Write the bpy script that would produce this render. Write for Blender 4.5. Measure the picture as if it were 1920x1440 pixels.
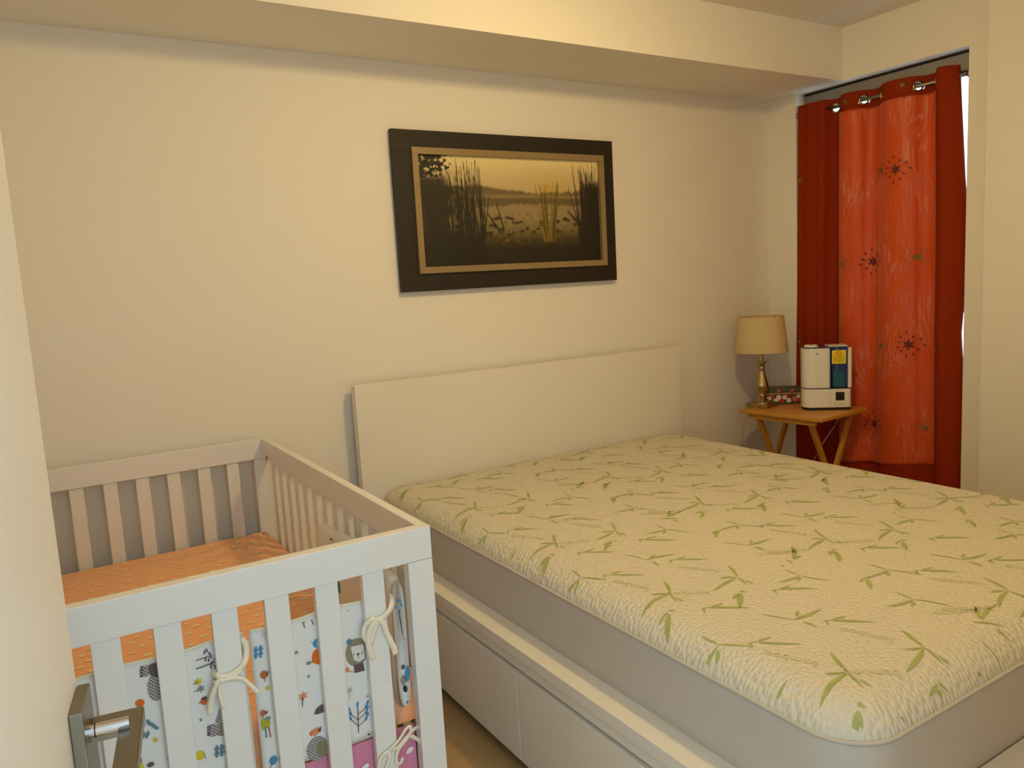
import bpy, bmesh, math, random
import numpy as np
from mathutils import Vector, Matrix

random.seed(7)
rng = np.random.default_rng(7)
for o in list(bpy.data.objects):
    bpy.data.objects.remove(o, do_unlink=True)
scene = bpy.context.scene
COL = scene.collection

# ------------------------------------------------------------------ camera
CAM = (0.0, 0.0, 1.36)
R = ((0.8485332, 0.5164400, 0.1152434), (-0.5262322, 0.8464193, 0.0815726), (-0.0554169, -0.1298618, 0.9899823))
cam_data = bpy.data.cameras.new('camera')
cam_data.sensor_width = 36.0
cam_data.lens = 1456.269 * 36.0 / 1920.0
cam_data.clip_start = 0.01
cam = bpy.data.objects.new('camera', cam_data)
COL.objects.link(cam)
m4 = Matrix.Identity(4)
for i in range(3):
    m4[i][0] = R[i][0]; m4[i][1] = R[i][2]; m4[i][2] = -R[i][1]; m4[i][3] = CAM[i]
cam.matrix_world = m4
scene.camera = cam

# ------------------------------------------------------------------ daylight (window and hallway), exposure
world = bpy.data.worlds.new('daylight')
scene.world = world
world.use_nodes = True
bg = world.node_tree.nodes['Background']
bg.inputs[0].default_value = (0.61, 0.85, 1.0, 1)
bg.inputs[1].default_value = 2.55
LAMP_POWER = 42.0
LAMP_COLOR = (1.0, 0.71, 0.30)
scene.cycles.caustics_reflective = False
scene.cycles.caustics_refractive = False
scene.view_settings.view_transform = 'Standard'
scene.view_settings.look = 'None'
scene.view_settings.gamma = 1.0
scene.view_settings.use_curve_mapping = False
scene.view_settings.exposure = 0.0

# ------------------------------------------------------------------ materials
MATS = {}
def lin(c):
    return tuple((x / 12.92) if x <= 0.04045 else ((x + 0.055) / 1.055) ** 2.4 for x in c)
def mat(name, color, rough=0.5, metal=0.0, noise=None, bump=None, sheen=0.0, coat=0.0, transl=0.0, spec=0.5, linear=False):
    """noise=(scale, amount) mottles the colour, bump=(kind, scale, strength, distance)"""
    if name in MATS:
        return MATS[name]
    m = bpy.data.materials.new(name); MATS[name] = m
    m.use_nodes = True
    nt = m.node_tree; b = nt.nodes['Principled BSDF']
    c = color if linear else lin(color)
    b.inputs['Base Color'].default_value = (*c, 1)
    b.inputs['Roughness'].default_value = rough
    b.inputs['Metallic'].default_value = metal
    b.inputs['Specular IOR Level'].default_value = spec
    b.inputs['Sheen Weight'].default_value = sheen
    b.inputs['Coat Weight'].default_value = coat
    tc = nt.nodes.new('ShaderNodeTexCoord')
    if noise:
        n = nt.nodes.new('ShaderNodeTexNoise'); n.inputs['Scale'].default_value = noise[0]; n.inputs['Detail'].default_value = 4
        nt.links.new(tc.outputs['Object'], n.inputs['Vector'])
        mx = nt.nodes.new('ShaderNodeMix'); mx.data_type = 'RGBA'
        k = noise[1]
        mx.inputs[6].default_value = (*[x * (1 - k) for x in c], 1)
        mx.inputs[7].default_value = (*[min(1, x * (1 + k)) for x in c], 1)
        nt.links.new(n.outputs['Fac'], mx.inputs[0])
        nt.links.new(mx.outputs[2], b.inputs['Base Color'])
    if bump:
        kind, sc, st, dist = bump
        if kind == 'voronoi':
            t = nt.nodes.new('ShaderNodeTexVoronoi'); t.voronoi_dimensions = '2D'; t.inputs['Randomness'].default_value = 0.8; out = t.outputs['Distance']
        elif kind == 'wave':
            t = nt.nodes.new('ShaderNodeTexWave'); out = t.outputs['Fac']; t.inputs['Distortion'].default_value = 1.0
        else:
            t = nt.nodes.new('ShaderNodeTexNoise'); t.inputs['Detail'].default_value = 3; out = t.outputs['Fac']
        t.inputs['Scale'].default_value = sc
        nt.links.new(tc.outputs['Object'], t.inputs['Vector'])
        bp = nt.nodes.new('ShaderNodeBump'); bp.inputs['Strength'].default_value = st; bp.inputs['Distance'].default_value = dist
        if kind == 'voronoi':
            bp.invert = True
        nt.links.new(out, bp.inputs['Height']); nt.links.new(bp.outputs[0], b.inputs['Normal'])
    if transl > 0:
        tr = nt.nodes.new('ShaderNodeBsdfTranslucent')
        src = b.inputs['Base Color']
        if src.is_linked:
            nt.links.new(src.links[0].from_socket, tr.inputs[0])
        else:
            tr.inputs[0].default_value = (*c, 1)
        ms = nt.nodes.new('ShaderNodeMixShader'); ms.inputs[0].default_value = transl
        nt.links.new(b.outputs[0], ms.inputs[1]); nt.links.new(tr.outputs[0], ms.inputs[2])
        nt.links.new(ms.outputs[0], nt.nodes['Material Output'].inputs[0])
    return m

PAINT = mat('wall_paint', (0.945, 0.925, 0.885), 0.75, spec=0.35)
CEIL = mat('ceiling_paint', (0.93, 0.91, 0.87), 0.85, spec=0.3)
TRIM = mat('trim_paint', (0.90, 0.88, 0.84), 0.4)
FLOORM = mat('floor_laminate', (0.72, 0.60, 0.42), 0.45, noise=(6, 0.12))
DOORM = mat('door_paint', (0.90, 0.86, 0.80), 0.45, noise=(40, 0.02))
NICKEL = mat('brushed_nickel', (0.56, 0.54, 0.49), 0.36, metal=1.0)
CHROME = mat('chrome', (0.85, 0.86, 0.88), 0.12, metal=1.0)
CRIBW = mat('crib_white_paint', (0.925, 0.92, 0.91), 0.35)
BEDW = mat('bed_white_foil', (0.93, 0.91, 0.87), 0.4)
GAPM = mat('dark_gap', (0.10, 0.09, 0.08), 0.8)

# ------------------------------------------------------------------ helpers
WROOTS = {}
def link(o, parent=None):
    COL.objects.link(o)
    if parent is not None:
        o.parent = parent
        if parent.name in WROOTS:      # part built in room coordinates under a root that stands at the thing's base
            o.matrix_parent_inverse = Matrix.Translation(-Vector(WROOTS[parent.name]))
    return o
def mesh_obj(name, verts, faces, m, parent=None, smooth=False):
    me = bpy.data.meshes.new(name)
    me.from_pydata([tuple(v) for v in verts], [], faces)
    me.update()
    if smooth:
        me.polygons.foreach_set('use_smooth', [True] * len(me.polygons))
    ms = m if isinstance(m, (list, tuple)) else [m]
    for x in ms:
        me.materials.append(x)
    return link(bpy.data.objects.new(name, me), parent)
def bm_obj(name, bm, m, parent=None, smooth=False, angle=None):
    me = bpy.data.meshes.new(name)
    bmesh.ops.recalc_face_normals(bm, faces=bm.faces)
    bm.to_mesh(me); bm.free()
    if smooth:
        me.polygons.foreach_set('use_smooth', [True] * len(me.polygons))
        if angle is not None:
            me.set_sharp_from_angle(angle=math.radians(angle))
    ms = m if isinstance(m, (list, tuple)) else [m]
    for x in ms:
        me.materials.append(x)
    return link(bpy.data.objects.new(name, me), parent)
def bm_box(bm, x0, x1, y0, y1, z0, z1, bevel=0.0, seg=2):
    t = bmesh.new()
    bmesh.ops.create_cube(t, size=1)
    for v in t.verts:
        v.co = Vector(((x0 + x1) / 2 + v.co.x * (x1 - x0), (y0 + y1) / 2 + v.co.y * (y1 - y0), (z0 + z1) / 2 + v.co.z * (z1 - z0)))
    if bevel:
        bmesh.ops.bevel(t, geom=t.edges[:], offset=bevel, segments=seg, affect='EDGES', profile=0.5)
    me = bpy.data.meshes.new('tmp'); t.to_mesh(me); t.free()
    bm.from_mesh(me); bpy.data.meshes.remove(me)
def box(name, x0, x1, y0, y1, z0, z1, m, parent=None, bevel=0.0, seg=2):
    bm = bmesh.new(); bm_box(bm, x0, x1, y0, y1, z0, z1, bevel, seg)
    return bm_obj(name, bm, m, parent)
def prism(name, pts, z0, z1, m, parent=None, bevel=0.0, M=None):
    """outline pts (x, y) pulled up from z0 to z1"""
    bm = bmesh.new()
    vs = [bm.verts.new((x, y, z0)) for x, y in pts]
    f = bm.faces.new(vs)
    r = bmesh.ops.extrude_face_region(bm, geom=[f])
    for e in r['geom']:
        if isinstance(e, bmesh.types.BMVert):
            e.co.z = z1
    if bevel:
        bmesh.ops.bevel(bm, geom=bm.edges[:], offset=bevel, segments=2, affect='EDGES')
    if M is not None:
        bmesh.ops.transform(bm, matrix=M, verts=bm.verts)
    return bm_obj(name, bm, m, parent, smooth=True, angle=20)
def lathe(name, prof, m, parent=None, seg=40, cx=0, cy=0, closed=False):
    vs, fs = [], []
    n = len(prof)
    for k in range(seg):
        a = 2 * math.pi * k / seg
        for r, z in prof:
            vs.append((cx + r * math.cos(a), cy + r * math.sin(a), z))
    for k in range(seg):
        k2 = (k + 1) % seg
        for i in range(n - 1 if not closed else n):
            j = (i + 1) % n
            fs.append((k * n + i, k2 * n + i, k2 * n + j, k * n + j))
    o = mesh_obj(name, vs, fs, m, parent, smooth=True)
    o.data.set_sharp_from_angle(angle=math.radians(45))
    return o
def tube(name, pts, r, m, parent=None, seg=8, cyclic=False):
    pts = [Vector(p) for p in pts]
    n = len(pts); vs, fs = [], []
    for i, p in enumerate(pts):
        a = pts[(i - 1) % n] if (cyclic or i > 0) else p
        b = pts[(i + 1) % n] if (cyclic or i < n - 1) else p
        t = (b - a).normalized()
        up = Vector((0, 0, 1)) if abs(t.z) < 0.9 else Vector((1, 0, 0))
        s = t.cross(up).normalized(); u = s.cross(t)
        for k in range(seg):
            an = 2 * math.pi * k / seg
            vs.append(p + s * (r * math.cos(an)) + u * (r * math.sin(an)))
    for i in range(n if cyclic else n - 1):
        j = (i + 1) % n
        for k in range(seg):
            l = (k + 1) % seg
            fs.append((i * seg + k, i * seg + l, j * seg + l, j * seg + k))
    if not cyclic:
        fs.append(tuple(range(seg))[::-1]); fs.append(tuple((n - 1) * seg + k for k in range(seg)))
    return mesh_obj(name, vs, fs, m, parent, smooth=True)
def catmull(pts, n=8):
    P = [Vector(p) for p in pts]; P = [P[0] * 2 - P[1]] + P + [P[-1] * 2 - P[-2]]
    out = []
    for i in range(1, len(P) - 2):
        for k in range(n):
            t = k / n
            a, b, c, d = P[i - 1:i + 3]
            out.append(0.5 * ((2 * b) + (c - a) * t + (2 * a - 5 * b + 4 * c - d) * t * t + (3 * b - a - 3 * c + d) * t ** 3))
    out.append(P[-2])
    return out
def ribbon(name, pts, w, m, parent=None, face=(0, -1, 0), th=0.0012):
    """a flat cloth tape following pts, its broad side turned to 'face'"""
    p = catmull(pts, 8); vs, fs = [], []
    f = Vector(face)
    for i, c in enumerate(p):
        t = (p[min(i + 1, len(p) - 1)] - p[max(i - 1, 0)]).normalized()
        s = t.cross(f)
        s = s.normalized() if s.length > 0.15 else Vector((0, 0, 1))
        nn = s.cross(t).normalized()
        for a, b in ((-1, -1), (1, -1), (1, 1), (-1, 1)):
            vs.append(c + s * (a * w / 2) + nn * (b * th / 2))
    for i in range(len(p) - 1):
        for k in range(4):
            l = (k + 1) % 4
            fs.append((i * 4 + k, i * 4 + l, i * 4 + 4 + l, i * 4 + 4 + k))
    fs.append((3, 2, 1, 0)); e = (len(p) - 1) * 4; fs.append((e, e + 1, e + 2, e + 3))
    return mesh_obj(name, vs, fs, m, parent, smooth=True)
def root_at(name, loc):
    """an Empty at a thing's base; its parts are given in room coordinates"""
    o = empty(name, loc)
    WROOTS[o.name] = loc
    return o
def empty(name, loc=(0, 0, 0), rz=0.0):
    o = bpy.data.objects.new(name, None); o.empty_display_size = 0.05
    o.location = loc; o.rotation_euler = (0, 0, rz)
    return link(o)
def tag(o, label, cat, group=None, kind=None):
    o['label'] = label; o['category'] = cat
    if group: o['group'] = group
    if kind: o['kind'] = kind
    return o
def struct(o, label=None, cat=None):
    o['kind'] = 'structure'
    if label:
        o['label'] = label; o['category'] = cat
    return o

# ================================================================== THE ROOM
YB, XR, ZB, ZC, YBF = 2.90, 3.45, 2.232, 2.475, 2.449     # back wall, right wall, bulkhead underside, ceiling, bulkhead front
XL, YF = -0.34, 0.16
struct(box('floor', XL - 0.1, XR + 0.2, -1.6, YB + 0.1, -0.08, 0.0, FLOORM), 'warm tan floor beside the storage bed', 'floor')
struct(box('ceiling', XL - 0.1, XR + 0.2, YF - 0.12, YB + 0.1, ZC, ZC + 0.08, CEIL), 'plain off-white ceiling above the bulkhead', 'ceiling')
struct(box('wall_back', XL - 0.1, XR + 0.2, YB, YB + 0.1, 0.0, ZC, PAINT), 'long cream wall behind the bed and crib', 'wall')
struct(box('wall_left', XL - 0.1, XL, YF, YB, 0.0, ZC, PAINT), 'cream side wall behind the open door', 'wall')
# right wall with the window opening
WY0, WY1, WZ0 = 1.851, 2.717, 0.12
bm = bmesh.new()
bm_box(bm, XR, XR + 0.2, WY1, YB, 0, ZC)
bm_box(bm, XR, XR + 0.2, WY0, WY1, ZB, ZC)
bm_box(bm, XR, XR + 0.2, WY0, WY1, 0, WZ0)
bm_box(bm, XR, XR + 0.2, YF - 0.12, WY0, 0, ZC)
struct(bm_obj('wall_right', bm, PAINT), 'cream wall with the curtained window opening', 'wall')
struct(box('wall_pilaster', XR - 0.07, XR, YF, 1.739, 0, ZC, PAINT), 'cream boxed-out wall strip right of the curtain', 'wall')
struct(box('ceiling_bulkhead', XL, XR, YBF, YB, ZB, ZC, PAINT), 'cream boxed bulkhead running along the top of the back wall', 'bulkhead')
# front wall with the doorway the photographer stands in
DX0, DX1, DZ = -0.20, 0.72, 2.06
bm = bmesh.new()
bm_box(bm, XL - 0.1, DX0, YF - 0.12, YF, 0, ZC)
bm_box(bm, DX1, XR + 0.2, YF - 0.12, YF, 0, ZC)
bm_box(bm, DX0, DX1, YF - 0.12, YF, DZ, ZC)
struct(bm_obj('wall_front', bm, PAINT), 'cream wall with the open doorway', 'wall')
bm = bmesh.new()
bm_box(bm, DX0 - 0.05, DX0, YF, YF + 0.012, 0, DZ + 0.05, 0.003); bm_box(bm, DX1, DX1 + 0.05, YF, YF + 0.012, 0, DZ + 0.05, 0.003)
bm_box(bm, DX0, DX1, YF, YF + 0.012, DZ, DZ + 0.05, 0.003)
struct(bm_obj('trim_1', bm, TRIM), 'white casing around the doorway', 'trim')
bm = bmesh.new(); bm_box(bm, XL, XR, YB - 0.012, YB, 0, 0.09, 0.003); struct(bm_obj('baseboard_back', bm, TRIM), 'white baseboard along the back wall', 'baseboard')
bm = bmesh.new(); bm_box(bm, XR - 0.012, XR, WY1, YB - 0.012, 0, 0.09, 0.003); struct(bm_obj('baseboard_right', bm, TRIM), 'white baseboard in the corner by the night table', 'baseboard')

# ---- window: grey aluminium frame in the reveal, glass, handle
ALU = mat('grey_aluminium', (0.60, 0.59, 0.56), 0.45, metal=0.35)
BLACK = mat('black_rubber', (0.04, 0.04, 0.04), 0.6)
GLASS = bpy.data.materials.new('window_glass'); GLASS.use_nodes = True
nt = GLASS.node_tree; nt.nodes.remove(nt.nodes['Principled BSDF'])
tr = nt.nodes.new('ShaderNodeBsdfTransparent'); gl = nt.nodes.new('ShaderNodeBsdfGlossy'); gl.inputs['Roughness'].default_value = 0.02
ms = nt.nodes.new('ShaderNodeMixShader'); ms.inputs[0].default_value = 0.06
nt.links.new(tr.outputs[0], ms.inputs[1]); nt.links.new(gl.outputs[0], ms.inputs[2]); nt.links.new(ms.outputs[0], nt.nodes['Material Output'].inputs[0])
win = root_at('window_1', (3.54, 2.28, WZ0)); struct(win, 'grey framed window behind the orange curtain', 'window')
FX = 3.518
box('header_rail', FX, FX + 0.06, WY0, WY1, 2.150, 2.222, ALU, win, 0.002)
box('header_seal', FX - 0.002, FX + 0.06, WY0, WY1, 2.223, 2.2315, BLACK, win)
box('header_seal', FX + 0.004, FX + 0.05, WY0, WY1, 2.143, 2.149, BLACK, win)
box('jamb', FX, FX + 0.06, WY1 - 0.05, WY1 - 0.002, WZ0, 2.15, ALU, win, 0.002)
box('jamb', FX, FX + 0.06, WY0 + 0.001, WY0 + 0.018, WZ0, 2.15, ALU, win, 0.002)
box('sill_rail', FX, FX + 0.06, WY0, WY1, WZ0, WZ0 + 0.06, ALU, win, 0.002)
box('mullion', FX + 0.012, FX + 0.055, 2.262, 2.318, WZ0 + 0.06, 2.143, ALU, win, 0.002)
box('pane', FX + 0.03, FX + 0.034, WY0 + 0.018, 2.262, WZ0 + 0.06, 2.143, GLASS, win)
box('pane', FX + 0.03, FX + 0.034, 2.318, WY1 - 0.05, WZ0 + 0.06, 2.143, GLASS, win)
h = box('window_handle', FX - 0.032, FX - 0.014, WY0 + 0.004, WY0 + 0.022, 1.115, 1.225, ALU, win, 0.004)
box('handle_plate', FX - 0.014, FX, WY0 + 0.003, WY0 + 0.024, 1.14, 1.20, BLACK, h, 0.002)

# ---- door leaf, standing open beside the camera, with its square lever handle
TH = math.atan2(0.011, 0.066)
U = Vector((math.sin(TH), math.cos(TH), 0)); N = Vector((math.cos(TH), -math.sin(TH), 0))
E0 = Vector((-0.003, 0.919, 0.0))
MD = Matrix(((U.x, N.x, 0, E0.x), (U.y, N.y, 0, E0.y), (0, 0, 1, 0), (0, 0, 0, 1)))   # local x along the door to its free edge, y out of its face
door = root_at('door_1', tuple(E0 - U * 0.76)); struct(door, 'cream door leaf standing open at the left with a square metal lever', 'door')
def dbox(name, s0, s1, o0, o1, z0, z1, m, parent, bevel):
    bm = bmesh.new(); bm_box(bm, s0, s1, o0, o1, z0, z1, bevel)
    bmesh.ops.transform(bm, matrix=MD, verts=bm.verts)
    return bm_obj(name, bm, m, parent)
leaf = dbox('leaf', -0.76, 0.0, -0.04, 0.0, 0.008, 2.04, DOORM, door, 0.003)
dbox('latch_plate', -0.002, 0.0012, -0.032, -0.008, 0.86, 1.02, NICKEL, leaf, 0.0004)
for z in (0.25, 1.0, 1.8):
    dbox('hinge', -0.772, -0.758, -0.006, 0.008, z - 0.05, z + 0.05, NICKEL, leaf, 0.003)
hd = dbox('handle_plate', -0.069, -0.001, 0.0, 0.0125, 0.80, 0.961, NICKEL, door, 0.0015)
hd['label'] = 'square brushed metal handle plate'
bm = bmesh.new()
bmesh.ops.create_cone(bm, cap_ends=True, segments=28, radius1=0.0066, radius2=0.0066, depth=0.040,
                      matrix=Matrix.Translation((-0.050, 0.0310, 0.9305)) @ Matrix.Rotation(math.pi / 2, 4, 'X'))
bmesh.ops.transform(bm, matrix=MD, verts=bm.verts)
stem = bm_obj('handle_stem', bm, CHROME, door, True, 40)
bm = bmesh.new()
bmesh.ops.create_cone(bm, cap_ends=True, segments=28, radius1=0.0069, radius2=0.0069, depth=0.0012,
                      matrix=Matrix.Translation((-0.050, 0.0195, 0.9305)) @ Matrix.Rotation(math.pi / 2, 4, 'X'))
bmesh.ops.transform(bm, matrix=MD, verts=bm.verts)
bm_obj('joint_ring', bm, BLACK, stem, True, 40)
lv = prism('lever', [(-0.136, 0.040), (-0.136, 0.062), (-0.010, 0.062), (-0.010, 0.0125), (-0.041, 0.0125), (-0.041, 0.040)], 0.912, 0.926, NICKEL, door, 0.0012, M=MD)
dbox('lever_return', -0.150, -0.136, 0.0385, 0.0625, 0.902, 0.9245, CHROME, lv, 0.003)

# ---- ceiling lamp over the bed (its globe lights the room)
LX, LY = 1.48, 1.35
lamp = root_at('ceiling_lamp', (LX, LY, ZC)); tag(lamp, 'round ceiling light with an added light-shielding pan and frosted globe above the bed', 'ceiling lamp')
lathe('shield_pan', [(0.0, ZC - 0.004), (0.118, ZC - 0.004), (0.118, ZC - 0.064), (0.122, ZC - 0.064), (0.122, ZC)], TRIM, lamp, 32, LX, LY)  # unseen pan, its rim added to hold the globe's light off the bulkhead
lathe('socket', [(0.022, ZC - 0.003), (0.022, ZC - 0.010), (0.0, ZC - 0.010)], TRIM, lamp, 24, LX, LY)
GLOBE = bpy.data.materials.new('lit_globe'); GLOBE.use_nodes = True
nt = GLOBE.node_tree; nt.nodes.remove(nt.nodes['Principled BSDF'])
em = nt.nodes.new('ShaderNodeEmission'); em.inputs[0].default_value = (*LAMP_COLOR, 1)
GR = 0.075
em.inputs[1].default_value = LAMP_POWER / (4 * math.pi * GR * GR * math.pi)
nt.links.new(em.outputs[0], nt.nodes['Material Output'].inputs[0])
bm = bmesh.new(); bmesh.ops.create_icosphere(bm, subdivisions=2, radius=GR, matrix=Matrix.Translation((LX, LY, ZC - 0.078)))
bm_obj('globe', bm, GLOBE, lamp, True)

# ================================================================== BED
bed = root_at('storage_bed', (1.85, 1.78, 0)); tag(bed, 'white storage bed with flat headboard and under-bed drawers', 'bed')
BX0, BX1 = 1.012, 2.70
hb = box('headboard', 1.018, 2.698, 2.82, 2.862, 0.0, 1.0, BEDW, bed, 0.0015); hb['label'] = 'plain flat white headboard'
for s in (0, 1):
    x0, x1 = ((BX0, 1.089) if s == 0 else (2.628, BX1))
    sb = box('side_board', x0, x1, 0.668, 2.82, 0.348, 0.380, BEDW, bed, 0.0012)
    a, b = ((x0 + 0.009, x0 + 0.035) if s == 0 else (x1 - 0.035, x1 - 0.009))
    box('side_apron', a, b, 0.69, 2.82, 0.3125, 0.348, BEDW, sb, 0.0008)
    for (y0, y1) in ((0.715, 1.7225), (1.7275, 2.80)):
        a, b = ((x0 + 0.003, x0 + 0.021) if s == 0 else (x1 - 0.021, x1 - 0.003))
        d = box('drawer', a, b, y0, y1, 0.042, 0.3035, BEDW, bed, 0.0012)
fb = box('foot_board', BX0, BX1, 0.650, 0.735, 0.348, 0.380, BEDW, bed, 0.0012)
box('foot_panel', BX0 + 0.004, BX1 - 0.004, 0.654, 0.680, 0.02, 0.348, BEDW, fb, 0.001)
box('slat_base', 1.089, 2.628, 0.735, 2.82, 0.30, 0.345, BEDW, bed)
box('drawer_cavity', 1.05, 2.66, 0.70, 2.81, 0.06, 0.30, GAPM, bed)
for x in (1.10, 2.60):
    for y in (0.72, 2.78):
        box('leg', x - 0.03, x + 0.03, y - 0.03, y + 0.03, 0.0, 0.30, GAPM, bed)

# ---- mattress with its quilted bamboo cover
MX0, MX1, MY0, MY1 = 1.089, 2.628, 0.738, 2.816
QUILT = mat('quilted_cover', (0.885, 0.855, 0.78), 0.85, bump=('voronoi', 92, 0.9, 0.005), spec=0.2)
MSIDE = mat('mattress_side_cloth', (0.80, 0.765, 0.72), 0.9, noise=(14, 0.03), spec=0.1)
CR = 0.11
def rr_ring(d, z, n=14):
    """rounded rectangle, pulled in by d"""
    r = max(CR - d, 0.012); x0, x1, y0, y1 = MX0 + d, MX1 - d, MY0 + d, MY1 - d
    rh = max(0.03 - d, 0.010)
    out = []
    def arc(cx, cy, a0, rad):
        for k in range(n + 1):
            a = a0 + math.pi / 2 * k / n
            out.append((cx + rad * math.cos(a), cy + rad * math.sin(a), z))
    def seg(p, q, m):
        for k in range(1, m):
            t = k / m
            out.append((p[0] + (q[0] - p[0]) * t, p[1] + (q[1] - p[1]) * t, z))
    arc(x1 - rh, y1 - rh, 0, rh); seg((x1 - rh, y1), (x0 + rh, y1), 30)
    arc(x0 + rh, y1 - rh, math.pi / 2, rh); seg((x0, y1 - rh), (x0, y0 + r), 40)
    arc(x0 + r, y0 + r, math.pi, r); seg((x0 + r, y0), (x1 - r, y0), 30)
    arc(x1 - r, y0 + r, 1.5 * math.pi, r); seg((x1, y0 + r), (x1, y1 - rh), 40)
    return out
def ring_mesh(name, rings, m, parent, cap=True):
    n = len(rings[0]); vs = [v for r in rings for v in r]; fs = []
    for i in range(len(rings) - 1):
        for k in range(n):
            l = (k + 1) % n
            fs.append((i * n + k, i * n + l, i * n + n + l, i * n + n + k))
    if cap:
        fs.append(tuple((len(rings) - 1) * n + k for k in range(n)))
    return mesh_obj(name, vs, fs, m, parent, smooth=True)
mt = root_at('mattress', (1.858, 1.777, 0.345)); tag(mt, 'thick mattress in a cream quilted cover printed with green bamboo', 'mattress')
body = ring_mesh('mattress_side', [rr_ring(0.006, 0.346), rr_ring(0.0, 0.365), rr_ring(-0.002, 0.44), rr_ring(0.001, 0.50), rr_ring(0.004, 0.535), rr_ring(0.010, 0.545)], MSIDE, mt)
TOPZ = 0.599
def dome(d):
    t = min(1.0, max(0.0, (d - 0.004) / 0.095))
    return 0.541 + (TOPZ - 0.541) * (1 - (1 - t) ** 2.2) ** 0.62
RINGS = [0.004, 0.0048, 0.006, 0.008, 0.011, 0.015, 0.020, 0.026, 0.034, 0.043, 0.054, 0.068, 0.082, 0.101]
top = ring_mesh('quilted_top', [rr_ring(d, dome(d)) for d in RINGS], QUILT, mt)
tube('piping', [Vector(p) for p in rr_ring(0.0025, 0.5395)], 0.0042, MSIDE, body, 6, cyclic=True)
def edge_dist(x, y):
    dx = min(x - MX0, MX1 - x); dy = min(y - MY0, MY1 - y)
    if y - MY0 < CR and dx < CR:
        return CR - math.hypot(CR - dx, CR - (y - MY0))
    return min(dx, dy)
def top_z(x, y):
    return dome(edge_dist(x, y)) + 0.0008
LEAF = mat('leaf_print_green', (0.67, 0.71, 0.44), 0.8, noise=(30, 0.25), spec=0.2)
WORDP = mat('word_print_sage', (0.80, 0.80, 0.62), 0.8, spec=0.2)
MOTIF = {"A": [[-0.0282, 0.0648, -0.0016, -0.0013, 0.007], [-0.0016, -0.0013, 0.0871, -0.0108, 0.016], [0.0154, 0.0045, 0.0421, 0.0188, 0.012], [0.0027, -0.0188, -0.0001, -0.0575, 0.01]], "H": [[0.0006, 0.0006, 0.0696, -0.058, 0.014], [0.0077, 0.0027, 0.0449, -0.002, 0.01], [-0.0185, 0.0069, 0.0039, 0.0024, 0.006], [-0.01, 0.0068, -0.0259, -0.0141, 0.007]], "V": [[0.0379, 0.0718, 0.0, 0.0, 0.013], [0.0, 0.0, -0.0175, -0.0467, 0.009], [-0.0388, 0.0207, -0.0037, 0.0029, 0.012], [-0.0039, -0.0007, -0.1081, -0.028, 0.015], [-0.0024, -0.0274, -0.0016, -0.0529, 0.01]], "L": [[-0.0073, -0.0087, -0.1112, -0.1004, 0.022], [-0.0119, -0.0051, -0.074, -0.0318, 0.016], [0.0009, 0.0036, 0.0163, -0.0142, 0.009], [0.0056, 0.0042, 0.0179, 0.0016, 0.007]], "K": [[-0.0058, -0.0065, -0.0618, -0.0539, 0.02], [-0.003, 0.0001, -0.0411, -0.0091, 0.01], [0.0016, 0.0044, 0.01, -0.0112, 0.007]], "T": [[0.0072, 0.0039, 0.1136, 0.0254, 0.013], [0.0102, 0.0058, 0.0631, 0.0491, 0.013], [-0.0195, 0.0079, 0.0273, -0.035, 0.01], [0.0031, -0.0285, -0.0025, -0.0603, 0.012]], "C": [[0.0048, 0.0506, 0.002, 0.0012, 0.007], [0.002, 0.0012, 0.0355, -0.0672, 0.008], [-0.002, -0.0012, -0.08, 0.0064, 0.014], [-0.0095, -0.0062, -0.0316, -0.0208, 0.014]], "U": [[0.0831, 0.0651, 0.0016, 0.002, 0.018], [0.0004, -0.0024, 0.0392, 0.0019, 0.014], [-0.0148, 0.0095, -0.0236, -0.0194, 0.009], [-0.0567, -0.0048, -0.0666, -0.0203, 0.008]]}
LV, LF = [], []
def leaf_stroke(x0, y0, x1, y1, w):
    a = Vector((x0, y0)); b = Vector((x1, y1)); L = (b - a).length
    if L < 1e-4: return
    t = (b - a) / L; s = Vector((-t.y, t.x)); n = max(5, int(L / 0.010)); curve = random.uniform(-0.06, 0.06) * L
    rows = []
    for i in range(n + 1):
        u = i / n
        wd = w * 0.5 * (0.12 + 0.88 * math.sin(math.pi * min(1, u ** 0.85)) ** 0.8)
        c = a + t * (u * L) + s * (curve * math.sin(math.pi * u))
        p, q = c + s * wd, c - s * wd
        if min(edge_dist(p.x, p.y), edge_dist(q.x, q.y)) < 0.0065:
            rows.append(None); continue
        rows.append((p, q))
    prev = None
    for r in rows:
        if r is None:
            prev = None; continue
        k = len(LV)
        for p in r:
            LV.append((p.x, p.y, top_z(p.x, p.y)))
        if prev is not None:
            LF.append((prev, prev + 1, k + 1, k))
        prev = k
def motif(kind, x, y, sc=1.0, rot=0.0):
    c, s = math.cos(rot) * sc, math.sin(rot) * sc
    for x0, y0, x1, y1, w in MOTIF[kind]:
        leaf_stroke(x + c * x0 - s * y0, y + s * x0 + c * y0, x + c * x1 - s * y1, y + s * x1 + c * y1, w * 0.70)
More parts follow.
